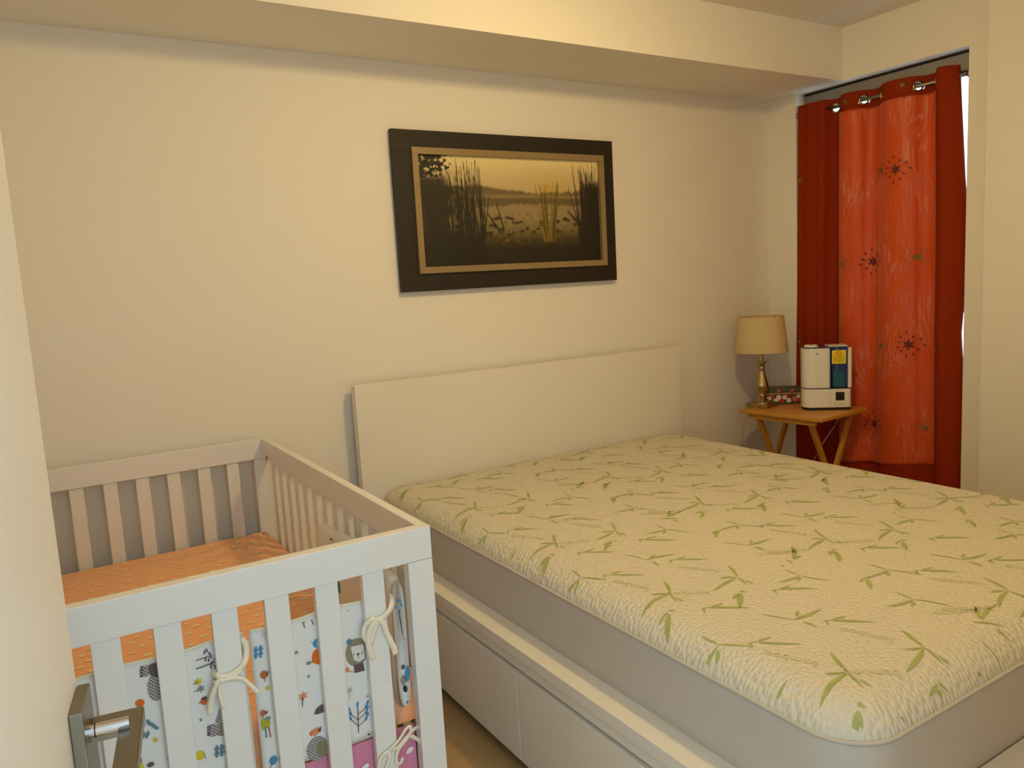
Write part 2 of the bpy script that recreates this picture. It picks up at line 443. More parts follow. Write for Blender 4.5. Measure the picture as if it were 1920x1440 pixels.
# the printed word as a flat mesh
fc = bpy.data.curves.new('word', 'FONT'); fc.body = 'bamboo'; fc.size = 0.032; fc.resolution_u = 3
fo = bpy.data.objects.new('word', fc); COL.objects.link(fo)
bpy.context.view_layer.update()
dg = bpy.context.evaluated_depsgraph_get()
tm = fo.evaluated_get(dg).to_mesh()
tv = [(v.co.x, v.co.y) for v in tm.vertices]; tf = [tuple(p.vertices) for p in tm.polygons]
fo.evaluated_get(dg).to_mesh_clear(); bpy.data.objects.remove(fo, do_unlink=True); bpy.data.curves.remove(fc)
tcx = (min(v[0] for v in tv) + max(v[0] for v in tv)) / 2
WV, WF = [], []
def word(x, y, ang):
    c, s = math.cos(ang), math.sin(ang); k = len(WV); pts = []
    for u, v in tv:
        u -= tcx
        px, py = x + c * u - s * v, y + s * u + c * v
        if edge_dist(px, py) < 0.012: return
        pts.append((px, py, top_z(px, py)))
    WV.extend(pts); WF.extend([tuple(i + k for i in f) for f in tf])
JIT = [0.0, -0.006, 0.039, -0.032, 0.07, 0.03]
for i in range(-3, 8):
    for j in range(-3, 6):
        vx = 1.425 + 0.2 * i; vy = 1.306 + 0.478 * j + JIT[i % 6]
        if not (MX0 - 0.3 < vx < MX1 + 0.3 and MY0 - 0.4 < vy < MY1 + 0.4): continue
        r = lambda: random.uniform(-0.10, 0.10)
        if i % 3 == 1:
            motif('T' if j % 2 else 'U', vx, vy, 0.95, r()); motif('C', vx - 0.08, vy - 0.085, 0.95, r())
            motif('C' if j % 2 else 'A', vx - 0.005, vy + 0.146, 1.0, r()); motif('K', vx + 0.03, vy - 0.19, 0.85, r())
            word(vx + 0.01, vy + 0.06, math.radians(149 + random.uniform(-8, 8)))
        else:
            motif('V', vx, vy, 1.0, r()); motif('K' if (i + j) % 2 else 'L', vx - 0.066, vy - 0.067, 1.0 if (i + j) % 2 else 0.6, r())
            motif('H', vx + 0.012, vy - 0.115, 1.0, r()); motif('A' if i % 3 == 0 else 'C', vx - 0.09, vy - 0.24, 1.0, r()); motif('H', vx - 0.035, vy - 0.292, 0.95, r())
            word(vx - 0.16, vy + 0.012, math.radians(149 + random.uniform(-6, 6)))
            word(vx - 0.028, vy + 0.105, math.radians(118 + random.uniform(-10, 10)))

o = mesh_obj('leaf_print', LV, LF, LEAF, top); o['kind'] = 'stuff'
o = mesh_obj('word_print', WV, WF, WORDP, top); o['kind'] = 'stuff'

# ================================================================== CRIB
crib = root_at('crib', (0.296, 2.17, 0)); tag(crib, 'white slatted baby crib standing against the back wall', 'crib')
CX0, CX1, CY0, CY1, CZ, RZ = -0.086, 0.680, 1.486, 2.861, 0.850, 0.7785
PW = 0.057
for x0, x1 in ((CX0, CX0 + PW), (CX1 - PW, CX1)):
    for y0, y1 in ((CY0, CY0 + 0.028), (CY1 - 0.03, CY1)):
        box('post', x0, x1, y0, y1, 0.0, RZ - 0.0006, CRIBW, crib, 0.0012)
box('end_rail', CX0, CX1, CY0, CY0 + 0.028, RZ, CZ, CRIBW, crib, 0.0018)
box('end_rail', CX0, CX1, CY1 - 0.030, CY1, RZ, CZ, CRIBW, crib, 0.0018)
box('side_rail', CX1 - 0.023, CX1, CY0 + 0.0285, CY1 - 0.0305, RZ, CZ, CRIBW, crib, 0.0018)
box('side_rail', CX0, CX0 + 0.023, CY0 + 0.0285, CY1 - 0.0305, RZ, CZ, CRIBW, crib, 0.0018)
for (y0, y1) in ((CY0 + 0.001, CY0 + 0.027), (CY1 - 0.029, CY1 - 0.001)):
    box('bottom_rail', CX0 + PW, CX1 - PW, y0, y1, 0.12, 0.19, CRIBW, crib, 0.0015)
for x0 in (CX0, CX1 - 0.023):
    box('bottom_rail', x0, x0 + 0.023, CY0 + 0.028, CY1 - 0.03, 0.12, 0.19, CRIBW, crib, 0.0015)
def slat(x0, x1, y0, y1):
    return box('slat', x0, x1, y0, y1, 0.19, RZ - 0.0006, CRIBW, crib, 0.0012)
for c in (0.046, 0.1465, 0.2465, 0.3445, 0.4445, 0.544):
    slat(c - 0.0235, c + 0.0235, CY0 + 0.004, CY0 + 0.022)
for c in (0.061, 0.1595, 0.2565, 0.354, 0.453, 0.550):
    slat(c - 0.0205, c + 0.0205, CY1 - 0.024, CY1 - 0.006)
for k in range(13):
    y = 2.722 - 0.0925 * k
    slat(CX1 - 0.019, CX1 - 0.005, y - 0.021, y + 0.021)
    slat(CX0 + 0.005, CX0 + 0.019, y - 0.021, y + 0.021)
for x, sx in ((CX1 - 0.023, -1), (CX0 + 0.023, 1)):
    for y in (2.775, CY0 + 0.075):
        bm = bmesh.new()
        bmesh.ops.create_cone(bm, cap_ends=True, segments=16, radius1=0.0065, radius2=0.0055, depth=0.003,
                              matrix=Matrix.Translation((x + sx * 0.0014, y, 0.762 + 0.028)) @ Matrix.Rotation(-sx * math.pi / 2, 4, 'Y'))
        b = bm_obj('bolt', bm, NICKEL, crib, True, 40)

# ---- crib mattress in a coral sheet
SHEET = mat('coral_sheet', (1.0, 0.74, 0.56), 0.85, noise=(9, 0.04), spec=0.15, sheen=0.1)
CLOUD = mat('cloud_print_cream', (0.96, 0.88, 0.72), 0.85, spec=0.15)
SX0, SX1, SY0, SY1 = -0.058, 0.652, 1.552, 2.826
cm = root_at('crib_mattress', (0.297, 2.174, 0.385)); tag(cm, 'crib mattress in a coral sheet printed with small pale clouds', 'mattress')
def sheet_z(x, y):
    d = min(x - SX0, SX1 - x, y - SY0, SY1 - y)
    t = min(1, max(0, d / 0.028))
    z = 0.478 + 0.037 * (1 - (1 - t) ** 2.2) ** 0.6
    ux, uy = SX1 - x, SY1 - y; rr = math.hypot(ux, uy)
    if rr < 0.42:
        an = math.atan2(uy, ux); f = max(0, 1 - rr / 0.42) * min(1, rr / 0.06)
        z += 0.0062 * f * math.sin(an * 17 + 0.6 * math.sin(rr * 20))
    return z
nx, ny = 70, 120
gx = [SX0 + (SX1 - SX0) * (0.5 - 0.5 * math.cos(math.pi * i / nx)) * 1.0 for i in range(nx + 1)]
gy = [SY0 + (SY1 - SY0) * (0.5 - 0.5 * math.cos(math.pi * i / ny)) for i in range(ny + 1)]
vs = [(x, y, sheet_z(x, y)) for y in gy for x in gx]
fs = [(j * (nx + 1) + i, j * (nx + 1) + i + 1, (j + 1) * (nx + 1) + i + 1, (j + 1) * (nx + 1) + i) for j in range(ny) for i in range(nx)]
per = [i for i in range(nx + 1)] + [j * (nx + 1) + nx for j in range(1, ny + 1)] + [ny * (nx + 1) + i for i in range(nx - 1, -1, -1)] + [j * (nx + 1) for j in range(ny - 1, 0, -1)]
k0 = len(vs); vs += [(vs[i][0], vs[i][1], 0.388) for i in per]
for a in range(len(per)):
    b = (a + 1) % len(per)
    fs.append((per[a], k0 + a, k0 + b, per[b]))
fs.append(tuple(k0 + a for a in range(len(per))))
sheet = mesh_obj('fitted_sheet', vs, fs, SHEET, cm, smooth=True)
vs, fs = [], []
j = 0; y = SY0 + 0.035
while y < SY1 - 0.03:
    x = SX0 + 0.035 + (0.028 if j % 2 else 0)
    while x < SX1 - 0.03:
        ox, oy, w = x + random.uniform(-0.008, 0.008), y + random.uniform(-0.006, 0.006), random.uniform(0.0085, 0.0105)
        k = len(vs); ring = []
        for a in range(14):
            an = 2 * math.pi * a / 14
            px = w * math.cos(an); py = w * 0.5 * math.sin(an) + (0.55 * w * (1 - (px / w) ** 2) if math.sin(an) > 0 else 0)
            ring.append((ox + px, oy + py, sheet_z(ox + px, oy + py) + 0.0012))
        vs += ring; fs.append(tuple(range(k, k + 14)))
        x += 0.055
    y += 0.034; j += 1
o = mesh_obj('cloud_print', vs, fs, CLOUD, sheet); o['kind'] = 'stuff'

# ---- bumper pads tied to the slats
BUMP = mat('bumper_cotton', (0.92, 0.91, 0.895), 0.9, spec=0.1)
TAPE = mat('cream_tape', (0.95, 0.92, 0.84), 0.8, spec=0.1)
EDGE_GLOW = mat('cream_edge_glow', (0.95, 0.90, 0.78), 0.85, spec=0.1)
PC = {'plum': (0.42, 0.36, 0.38), 'dots': None, 'orange': (0.88, 0.45, 0.20), 'slate': (0.42, 0.53, 0.58), 'yellow': (0.84, 0.76, 0.22), 'taupe': (0.60, 0.56, 0.48),
      'dark': (0.26, 0.24, 0.27), 'grey': (0.55, 0.55, 0.54), 'blue': (0.35, 0.57, 0.72), 'pink': (0.88, 0.70, 0.78), 'rust': (0.76, 0.44, 0.28), 'olive': (0.74, 0.70, 0.20),
      'greyg': (0.58, 0.60, 0.52), 'tan': (0.72, 0.62, 0.50), 'paleblue': (0.62, 0.74, 0.82), 'salmon': (0.90, 0.56, 0.40), 'cream': (0.90, 0.88, 0.85), 'paleg': (0.72, 0.73, 0.70), 'olivegrey': (0.56, 0.52, 0.42)}
for k, c in list(PC.items()):
    if c is not None:
        PC[k] = mat('print_' + k, c, 0.9, spec=0.1)
m = bpy.data.materials.new('print_dotted_grey'); m.use_nodes = True
nt = m.node_tree; b = nt.nodes['Principled BSDF']; b.inputs['Roughness'].default_value = 0.9
tc = nt.nodes.new('ShaderNodeTexCoord'); sx = nt.nodes.new('ShaderNodeSeparateXYZ'); cx_ = nt.nodes.new('ShaderNodeCombineXYZ'); mp = nt.nodes.new('ShaderNodeMapping'); mp.inputs['Rotation'].default_value = (0, 0, math.pi / 4)
vo = nt.nodes.new('ShaderNodeTexVoronoi'); vo.voronoi_dimensions = '2D'; vo.inputs['Scale'].default_value = 210; vo.inputs['Randomness'].default_value = 0.0
mr = nt.nodes.new('ShaderNodeMath'); mr.operation = 'LESS_THAN'; mr.inputs[1].default_value = 0.30
mx = nt.nodes.new('ShaderNodeMix'); mx.data_type = 'RGBA'; mx.inputs[6].default_value = (*lin((0.47, 0.44, 0.45)), 1); mx.inputs[7].default_value = (*lin((0.88, 0.87, 0.86)), 1)
nt.links.new(tc.outputs['Object'], sx.inputs[0]); nt.links.new(sx.outputs[0], cx_.inputs[0]); nt.links.new(sx.outputs[2], cx_.inputs[1]); nt.links.new(cx_.outputs[0], mp.inputs[0]); nt.links.new(mp.outputs[0], vo.inputs['Vector']); nt.links.new(vo.outputs['Distance'], mr.inputs[0]); nt.links.new(mr.outputs[0], mx.inputs[0]); nt.links.new(mx.outputs[2], b.inputs['Base Color'])
PC['dots'] = m
BYF = 1.5105                                  # outer face of the end pads
def pad(name, x0, x1, z0, z1, parent=None):
    """a quilted pad between the end slats and the mattress: puffed front and back, soft edges"""
    nxx, nzz = 26, 20; vs, fs = [], []
    for side in (0, 1):
        for jz in range(nzz + 1):
            for ix in range(nxx + 1):
                u, v = ix / nxx, jz / nzz
                e = min(u, 1 - u) * (x1 - x0); g = min(v, 1 - v) * (z1 - z0)
                t = min(1, e / 0.012) ** 0.5 * min(1, g / 0.012) ** 0.5
                x = x0 + u * (x1 - x0); z = z0 + v * (z1 - z0) + 0.003 * math.sin(x * 31) * v
                yy = (BYF + 0.0045) - 0.0045 * t - 0.0006 * math.sin(v * 7 + x * 20) * t if side == 0 else (BYF + 0.0055) + 0.004 * t
                vs.append((x, yy, z))
    q = (nxx + 1) * (nzz + 1)
    for jz in range(nzz):
        for ix in range(nxx):
            a = jz * (nxx + 1) + ix
            fs.append((a, a + 1, a + nxx + 2, a + nxx + 1)); a += q
            fs.append((a, a + nxx + 1, a + nxx + 2, a + 1))
    per = [i for i in range(nxx + 1)] + [j * (nxx + 1) + nxx for j in range(1, nzz + 1)] + [nzz * (nxx + 1) + i for i in range(nxx - 1, -1, -1)] + [j * (nxx + 1) for j in range(nzz - 1, 0, -1)]
    for a in range(len(per)):
        b = (a + 1) % len(per); fs.append((per[b], per[a], per[a] + q, per[b] + q))
    return mesh_obj(name, vs, fs, BUMP, parent, smooth=True)
PADS = []
for (x0, x1, lab) in ((-0.050, 0.279, 'white crib bumper pad with grey animals and berries, nearest the door'), (0.2915, 0.577, 'white crib bumper pad with giraffe, lion and hedgehog behind the end slats')):
    rt = root_at('bumper_pad', ((x0 + x1) / 2, BYF, 0.405)); tag(rt, lab, 'bumper pad', 'animal print crib bumper pads')
    p = pad('pad', x0, x1, 0.405, 0.712, rt)
    tube('edge_glow', [(x0 + (x1 - x0) * k / 20, BYF + 0.005, 0.712 + 0.003 * math.sin((x0 + (x1 - x0) * k / 20) * 31)) for k in range(21)], 0.0032, EDGE_GLOW, rt, 8)  # cream tube for light glowing through the pad's top edge; no real piping
    PADS.append((rt, p, x0, x1))
PRINTS = [["e", 0.1208, 0.6942, 0.0113, 0.0165, 0, "plum"], ["e", 0.1169, 0.6579, 0.0134, 0.026, 0, "dots"], ["e", 0.1046, 0.6942, 0.0103, 0.0106, 0, "dots"], ["e", 0.0987, 0.7054, 0.0031, 0.0024, -15, "plum"], ["e", 0.098, 0.6994, 0.0031, 0.0024, -15, "plum"], ["e", 0.0974, 0.6935, 0.0031, 0.0024, -15, "plum"], ["e", 0.0967, 0.6875, 0.0031, 0.0024, -15, "plum"], ["e", 0.0887, 0.6373, 0.0082, 0.0071, 30, "orange"], ["e", 0.0895, 0.5952, 0.0031, 0.0071, 10, "slate"], ["e", 0.0986, 0.5961, 0.0031, 0.0071, -20, "slate"], ["e", 0.105, 0.5885, 0.0031, 0.0071, -30, "slate"], ["e", 0.109, 0.5828, 0.0031, 0.0071, -45, "slate"], ["e", 0.0876, 0.577, 0.0031, 0.0071, 5, "slate"], ["e", 0.0944, 0.5734, 0.0031, 0.0071, 25, "slate"], ["s", 0.1064, 0.5584, 0.0066, 6, "yellow"], ["e", 0.0754, 0.53, 0.0052, 0.013, -10, "taupe"], ["e", 0.0757, 0.5162, 0.0062, 0.0094, 0, "yellow"], ["e", 0.0362, 0.5413, 0.0072, 0.0106, 0, "slate"], ["l", 0.0291, 0.54, 0.0204, 0.5393, 0.0013, "dark"], ["e", 0.0935, 0.5144, 0.0062, 0.0047, 0, "plum"], ["l", 0.1905, 0.6877, 0.2156, 0.6894, 0.0015, "dark"], ["l", 0.1888, 0.6712, 0.2248, 0.6747, 0.0019, "dark"], ["l", 0.215, 0.6735, 0.2259, 0.6852, 0.0014, "dark"], ["l", 0.215, 0.6735, 0.2274, 0.6619, 0.0014, "dark"], ["e", 0.2069, 0.6986, 0.0016, 0.0042, 10, "plum"], ["e", 0.2111, 0.7016, 0.0016, 0.0042, -10, "plum"], ["e", 0.2151, 0.6939, 0.0016, 0.0042, -30, "plum"], ["e", 0.2173, 0.6868, 0.0016, 0.0042, 0, "plum"], ["e", 0.2074, 0.6845, 0.0016, 0.0042, 20, "plum"], ["e", 0.2129, 0.6817, 0.0016, 0.0042, 10, "plum"], ["e", 0.2153, 0.6669, 0.0016, 0.0042, 0, "plum"], ["e", 0.2228, 0.6645, 0.0016, 0.0042, -5, "plum"], ["s", 0.19, 0.6451, 0.0088, 6, "yellow"], ["l", 0.1803, 0.644, 0.19, 0.6451, 0.0013, "dark"], ["s", 0.1932, 0.63, 0.0088, 6, "grey"], ["l", 0.1797, 0.6281, 0.1932, 0.63, 0.0013, "grey"], ["e", 0.1963, 0.6041, 0.0062, 0.0083, 0, "orange"], ["e", 0.1978, 0.609, 0.0052, 0.0035, 0, "plum"], ["l", 0.1857, 0.6034, 0.1925, 0.6043, 0.0013, "dark"], ["p", [[0.2108, 0.5542], [0.226, 0.5883], [0.2321, 0.5508], [0.2311, 0.5401]], "dots"], ["p", [[0.2148, 0.5549], [0.2379, 0.5487], [0.2347, 0.5166], [0.212, 0.5273]], "taupe"], ["e", 0.2064, 0.5404, 0.0103, 0.013, 0, "dots"], ["e", 0.1996, 0.5506, 0.0035, 0.0021, -15, "plum"], ["e", 0.1991, 0.5453, 0.0035, 0.0021, -15, "plum"], ["e", 0.1986, 0.54, 0.0035, 0.0021, -15, "plum"], ["e", 0.198, 0.5347, 0.0035, 0.0021, -15, "plum"], ["l", 0.21, 0.5079, 0.2077, 0.4844, 0.0052, "slate"], ["l", 0.2188, 0.507, 0.2165, 0.4834, 0.0052, "slate"], ["l", 0.2277, 0.5061, 0.2253, 0.4825, 0.0052, "slate"], ["l", 0.2045, 0.5014, 0.2319, 0.4987, 0.0032, "slate"], ["l", 0.2035, 0.4918, 0.231, 0.489, 0.0032, "slate"], ["e", 0.1789, 0.4992, 0.0082, 0.0094, 0, "yellow"], ["l", 0.1859, 0.5009, 0.1885, 0.4888, 0.0014, "slate"], ["e", 0.187, 0.5694, 0.0023, 0.0031, 0, "grey"], ["e", 0.1241, 0.5173, 0.0023, 0.0031, 0, "grey"], ["e", 0.2242, 0.4614, 0.0025, 0.0031, 0, "grey"], ["l", 0.2912, 0.681, 0.289, 0.6574, 0.0052, "blue"], ["l", 0.3004, 0.6806, 0.2981, 0.657, 0.0052, "blue"], ["l", 0.3097, 0.6803, 0.3074, 0.6566, 0.0052, "blue"], ["l", 0.2855, 0.6742, 0.3141, 0.6731, 0.0032, "blue"], ["l", 0.2846, 0.6646, 0.3132, 0.6634, 0.0032, "blue"], ["l", 0.3202, 0.7035, 0.3323, 0.6999, 0.001, "pink"], ["l", 0.3202, 0.7035, 0.3277, 0.6902, 0.001, "pink"], ["l", 0.3202, 0.7035, 0.3187, 0.6884, 0.001, "pink"], ["l", 0.3202, 0.7035, 0.3106, 0.6954, 0.001, "pink"], ["l", 0.3202, 0.7035, 0.3081, 0.707, 0.001, "pink"], ["l", 0.3202, 0.7035, 0.3126, 0.7166, 0.001, "pink"], ["l", 0.3202, 0.7035, 0.3216, 0.7185, 0.001, "pink"], ["l", 0.3202, 0.7035, 0.3298, 0.7116, 0.001, "pink"], ["p", [[0.3222, 0.7139], [0.3297, 0.7162], [0.3293, 0.6897], [0.3251, 0.6898]], "plum"], ["s", 0.2884, 0.6412, 0.0055, 5, "yellow"], ["s", 0.3146, 0.5901, 0.0066, 5, "yellow"], ["e", 0.3101, 0.6197, 0.0072, 0.0083, 0, "rust"], ["p", [[0.3133, 0.6209], [0.32, 0.6254], [0.3167, 0.613]], "plum"], ["l", 0.3115, 0.6125, 0.3108, 0.606, 0.0013, "dark"], ["p", [[0.2795, 0.5919], [0.2907, 0.5903], [0.2925, 0.556], [0.293, 0.5287], [0.2768, 0.5324]], "olive"], ["p", [[0.2794, 0.6009], [0.2893, 0.5975], [0.2924, 0.5864], [0.2783, 0.5901]], "olive"], ["l", 0.2891, 0.5741, 0.2942, 0.5734, 0.0013, "blue"], ["l", 0.2891, 0.57, 0.2941, 0.5694, 0.0013, "blue"], ["l", 0.2892, 0.566, 0.2941, 0.5654, 0.0013, "blue"], ["l", 0.2892, 0.5619, 0.294, 0.5614, 0.0013, "blue"], ["l", 0.2892, 0.5579, 0.2939, 0.5573, 0.0013, "blue"], ["l", 0.2892, 0.5538, 0.2938, 0.5533, 0.0013, "blue"], ["l", 0.2892, 0.5498, 0.2938, 0.5493, 0.0013, "blue"], ["l", 0.2893, 0.5457, 0.2937, 0.5452, 0.0013, "blue"], ["l", 0.2893, 0.5416, 0.2936, 0.5412, 0.0013, "blue"], ["l", 0.2893, 0.5375, 0.2935, 0.5372, 0.0013, "blue"], ["e", 0.2972, 0.5181, 0.0165, 0.0118, 0, "olive"], ["e", 0.2923, 0.5211, 0.0052, 0.0035, -15, "slate"], ["e", 0.2798, 0.5313, 0.0041, 0.0047, 0, "orange"], ["e", 0.3086, 0.5276, 0.0062, 0.0047, 0, "greyg"], ["l", 0.2813, 0.5149, 0.2813, 0.4934, 0.0025, "plum"], ["l", 0.2862, 0.512, 0.2853, 0.4919, 0.0025, "greyg"], ["l", 0.303, 0.5126, 0.3028, 0.4887, 0.0032, "blue"], ["l", 0.3092, 0.5115, 0.311, 0.4868, 0.0032, "rust"], ["e", 0.3005, 0.5419, 0.0062, 0.0065, 0, "rust"], ["p", [[0.3038, 0.543], [0.3112, 0.5438], [0.3073, 0.5361]], "plum"], ["l", 0.3, 0.5364, 0.2995, 0.5309, 0.0013, "dark"], ["e", 0.3223, 0.5159, 0.0023, 0.0031, 0, "grey"], ["e", 0.3116, 0.4371, 0.0082, 0.0094, 0, "blue"], ["p", [[0.3139, 0.4385], [0.3214, 0.439], [0.3152, 0.4299]], "blue"], ["l", 0.3089, 0.4312, 0.303, 0.4243, 0.0013, "dark"], ["l", 0.3979, 0.6919, 0.3965, 0.7127, 0.0015, "dark"], ["l", 0.3968, 0.7035, 0.3891, 0.7148, 0.0012, "dark"], ["l", 0.3968, 0.7035, 0.4043, 0.7139, 0.0012, "dark"], ["e", 0.3852, 0.708, 0.0016, 0.0031, 0, "tan"], ["e", 0.3893, 0.717, 0.0016, 0.0031, 0, "tan"], ["e", 0.396, 0.7185, 0.0016, 0.0031, 0, "tan"], ["e", 0.4034, 0.7164, 0.0016, 0.0031, 0, "tan"], ["e", 0.406, 0.7088, 0.0016, 0.0031, 0, "tan"], ["l", 0.4167, 0.6932, 0.4132, 0.7148, 0.0017, "dark"], ["l", 0.4147, 0.7075, 0.422, 0.7146, 0.0013, "dark"], ["e", 0.4227, 0.6235, 0.0155, 0.0177, 0, "orange"], ["p", [[0.4074, 0.6272], [0.441, 0.626], [0.4391, 0.6055], [0.4062, 0.6137]], "orange"], ["e", 0.4241, 0.652, 0.0124, 0.0106, 0, "blue"], ["e", 0.4252, 0.6517, 0.0072, 0.0065, 0, "paleblue"], ["e", 0.4252, 0.6517, 0.0041, 0.0035, 0, "blue"], ["e", 0.3998, 0.6158, 0.0052, 0.0035, 0, "grey"], ["l", 0.4142, 0.6527, 0.4081, 0.6591, 0.0013, "blue"], ["s", 0.3773, 0.6457, 0.0055, 5, "grey"], ["e", 0.3972, 0.5877, 0.0023, 0.0031, 0, "grey"], ["s", 0.3827, 0.5498, 0.011, 6, "salmon"], ["l", 0.3804, 0.5482, 0.3786, 0.5291, 0.0017, "dark"], ["p", [[0.4007, 0.5038], [0.4061, 0.5136], [0.4155, 0.5185], [0.4291, 0.5185], [0.4401, 0.5135], [0.4389, 0.4996], [0.4197, 0.5017], [0.4072, 0.5015]], "plum"], ["e", 0.4018, 0.4657, 0.0113, 0.0071, -12, "salmon"], ["e", 0.3927, 0.4644, 0.0052, 0.0059, 0, "orange"], ["p", [[0.4042, 0.4672], [0.4137, 0.4731], [0.4103, 0.4602]], "plum"], ["l", 0.3991, 0.4608, 0.3992, 0.4501, 0.0014, "slate"], ["e", 0.4007, 0.4282, 0.0227, 0.026, 0, "dots"], ["e", 0.4105, 0.4245, 0.0124, 0.0177, 0, "olivegrey"], ["e", 0.4896, 0.7107, 0.0062, 0.0047, -20, "salmon"], ["l", 0.4893, 0.7073, 0.4911, 0.701, 0.0013, "dark"], ["e", 0.5018, 0.6071, 0.0247, 0.0307, 0, "taupe"], ["e", 0.4876, 0.6339, 0.0062, 0.0071, 0, "slate"], ["p", [[0.489, 0.6229], [0.5172, 0.6214], [0.5181, 0.5901], [0.5046, 0.5848], [0.4935, 0.593]], "cream"], ["e", 0.5038, 0.6029, 0.0029, 0.0024, 0, "dark"], ["e", 0.4945, 0.6046, 0.0012, 0.0017, 0, "dark"], ["e", 0.5121, 0.6027, 0.0012, 0.0017, 0, "dark"], ["l", 0.5036, 0.6006, 0.504, 0.5921, 0.001, "dark"], ["e", 0.5148, 0.6066, 0.0021, 0.0026, 0, "pink"], ["p", [[0.4925, 0.5815], [0.5137, 0.5807], [0.5158, 0.562], [0.4933, 0.5633]], "plum"], ["l", 0.4935, 0.5656, 0.48, 0.5724, 0.0015, "grey"], ["e", 0.4779, 0.5755, 0.0052, 0.0059, 0, "salmon"], ["l", 0.5094, 0.5856, 0.5276, 0.5883, 0.0021, "taupe"], ["s", 0.4798, 0.5296, 0.0077, 6, "paleg"], ["l", 0.4784, 0.5265, 0.4783, 0.5121, 0.0013, "paleg"], ["s", 0.5168, 0.5037, 0.0039, 5, "grey"], ["l", 0.4902, 0.4305, 0.4935, 0.49, 0.0016, "dark"], ["l", 0.4915, 0.4452, 0.4755, 0.4662, 0.0013, "dark"], ["e", 0.4757, 0.4679, 0.0027, 0.0051, -25, "blue"], ["e", 0.4735, 0.4772, 0.0027, 0.0051, -25, "blue"], ["l", 0.4915, 0.4452, 0.5102, 0.4536, 0.0013, "dark"], ["e", 0.5103, 0.4554, 0.0027, 0.0051, 25, "blue"], ["e", 0.514, 0.4627, 0.0027, 0.0051, 25, "blue"], ["l", 0.4925, 0.457, 0.4765, 0.4779, 0.0013, "dark"], ["e", 0.4767, 0.4796, 0.0027, 0.0051, -25, "blue"], ["e", 0.4745, 0.4888, 0.0027, 0.0051, -25, "blue"], ["l", 0.4927, 0.46, 0.5114, 0.4684, 0.0013, "dark"], ["e", 0.5116, 0.4702, 0.0027, 0.0051, 25, "blue"], ["e", 0.5152, 0.4775, 0.0027, 0.0051, 25, "blue"], ["l", 0.4938, 0.4717, 0.5124, 0.4803, 0.0013, "dark"], ["e", 0.5126, 0.482, 0.0027, 0.0051, 25, "blue"], ["e", 0.5162, 0.4893, 0.0027, 0.0051, 25, "blue"], ["e", 0.4938, 0.4935, 0.0029, 0.0054, 10, "blue"], ["p", [[0.5167, 0.4157], [0.5239, 0.429], [0.5311, 0.4276], [0.5287, 0.4137]], "yellow"], ["e", 0.5121, 0.4187, 0.0031, 0.0019, 40, "dark"], ["s", 0.467, 0.5707, 0.0022, 5, "grey"], ["s", 0.1412, 0.637, 0.0066, 6, "yellow"], ["e", 0.1448, 0.5825, 0.0082, 0.0106, 0, "salmon"], ["l", 0.2373, 0.5623, 0.2398, 0.6033, 0.0016, "dark"], ["l", 0.2383, 0.5724, 0.2283, 0.5864, 0.0013, "dark"], ["e", 0.2285, 0.5876, 0.0023, 0.0044, -25, "blue"], ["e", 0.2272, 0.5938, 0.0023, 0.0044, -25, "blue"], ["l", 0.2383, 0.5724, 0.2503, 0.5787, 0.0013, "dark"], ["e", 0.2504, 0.5799, 0.0023, 0.0044, 25, "blue"], ["e", 0.2528, 0.585, 0.0023, 0.0044, 25, "blue"], ["l", 0.2391, 0.5805, 0.2291, 0.5944, 0.0013, "dark"], ["e", 0.2293, 0.5956, 0.0023, 0.0044, -25, "blue"], ["e", 0.228, 0.6019, 0.0023, 0.0044, -25, "blue"], ["l", 0.2393, 0.5825, 0.2513, 0.5888, 0.0013, "dark"], ["e", 0.2514, 0.5901, 0.0023, 0.0044, 25, "blue"], ["e", 0.2538, 0.5951, 0.0023, 0.0044, 25, "blue"], ["l", 0.2401, 0.5906, 0.2521, 0.597, 0.0013, "dark"], ["e", 0.2522, 0.5982, 0.0023, 0.0044, 25, "blue"], ["e", 0.2546, 0.6032, 0.0023, 0.0044, 25, "blue"], ["e", 0.2401, 0.6065, 0.0025, 0.0046, 10, "blue"], ["s", 0.3504, 0.645, 0.0066, 6, "grey"], ["e", 0.338, 0.5354, 0.0093, 0.0094, 0, "blue"], ["s", 0.4528, 0.6828, 0.0066, 6, "yellow"], ["e", 0.4473, 0.5559, 0.0082, 0.0094, 0, "rust"], ["e", 0.559, 0.616, 0.0082, 0.0142, 0, "blue"], ["l", 0.5446, 0.4868, 0.5477, 0.5468, 0.0016, "dark"], ["l", 0.5458, 0.5017, 0.5293, 0.5225, 0.0013, "dark"], ["e", 0.5294, 0.5243, 0.0023, 0.0044, -25, "plum"], ["e", 0.5272, 0.5335, 0.0023, 0.0044, -25, "plum"], ["l", 0.5458, 0.5017, 0.5651, 0.5105, 0.0013, "dark"], ["e", 0.5652, 0.5123, 0.0023, 0.0044, 25, "plum"], ["e", 0.5689, 0.5196, 0.0023, 0.0044, 25, "plum"], ["l", 0.5468, 0.5136, 0.5303, 0.5343, 0.0013, "dark"], ["e", 0.5304, 0.5361, 0.0023, 0.0044, -25, "plum"], ["e", 0.5282, 0.5453, 0.0023, 0.0044, -25, "plum"], ["l", 0.5471, 0.5165, 0.5663, 0.5254, 0.0013, "dark"], ["e", 0.5664, 0.5272, 0.0023, 0.0044, 25, "plum"], ["e", 0.5701, 0.5346, 0.0023, 0.0044, 25, "plum"], ["l", 0.5481, 0.5284, 0.5673, 0.5374, 0.0013, "dark"], ["e", 0.5674, 0.5391, 0.0023, 0.0044, 25, "plum"], ["e", 0.5711, 0.5465, 0.0023, 0.0044, 25, "plum"], ["e", 0.548, 0.5503, 0.0025, 0.0046, 10, "plum"]]
acc = {}
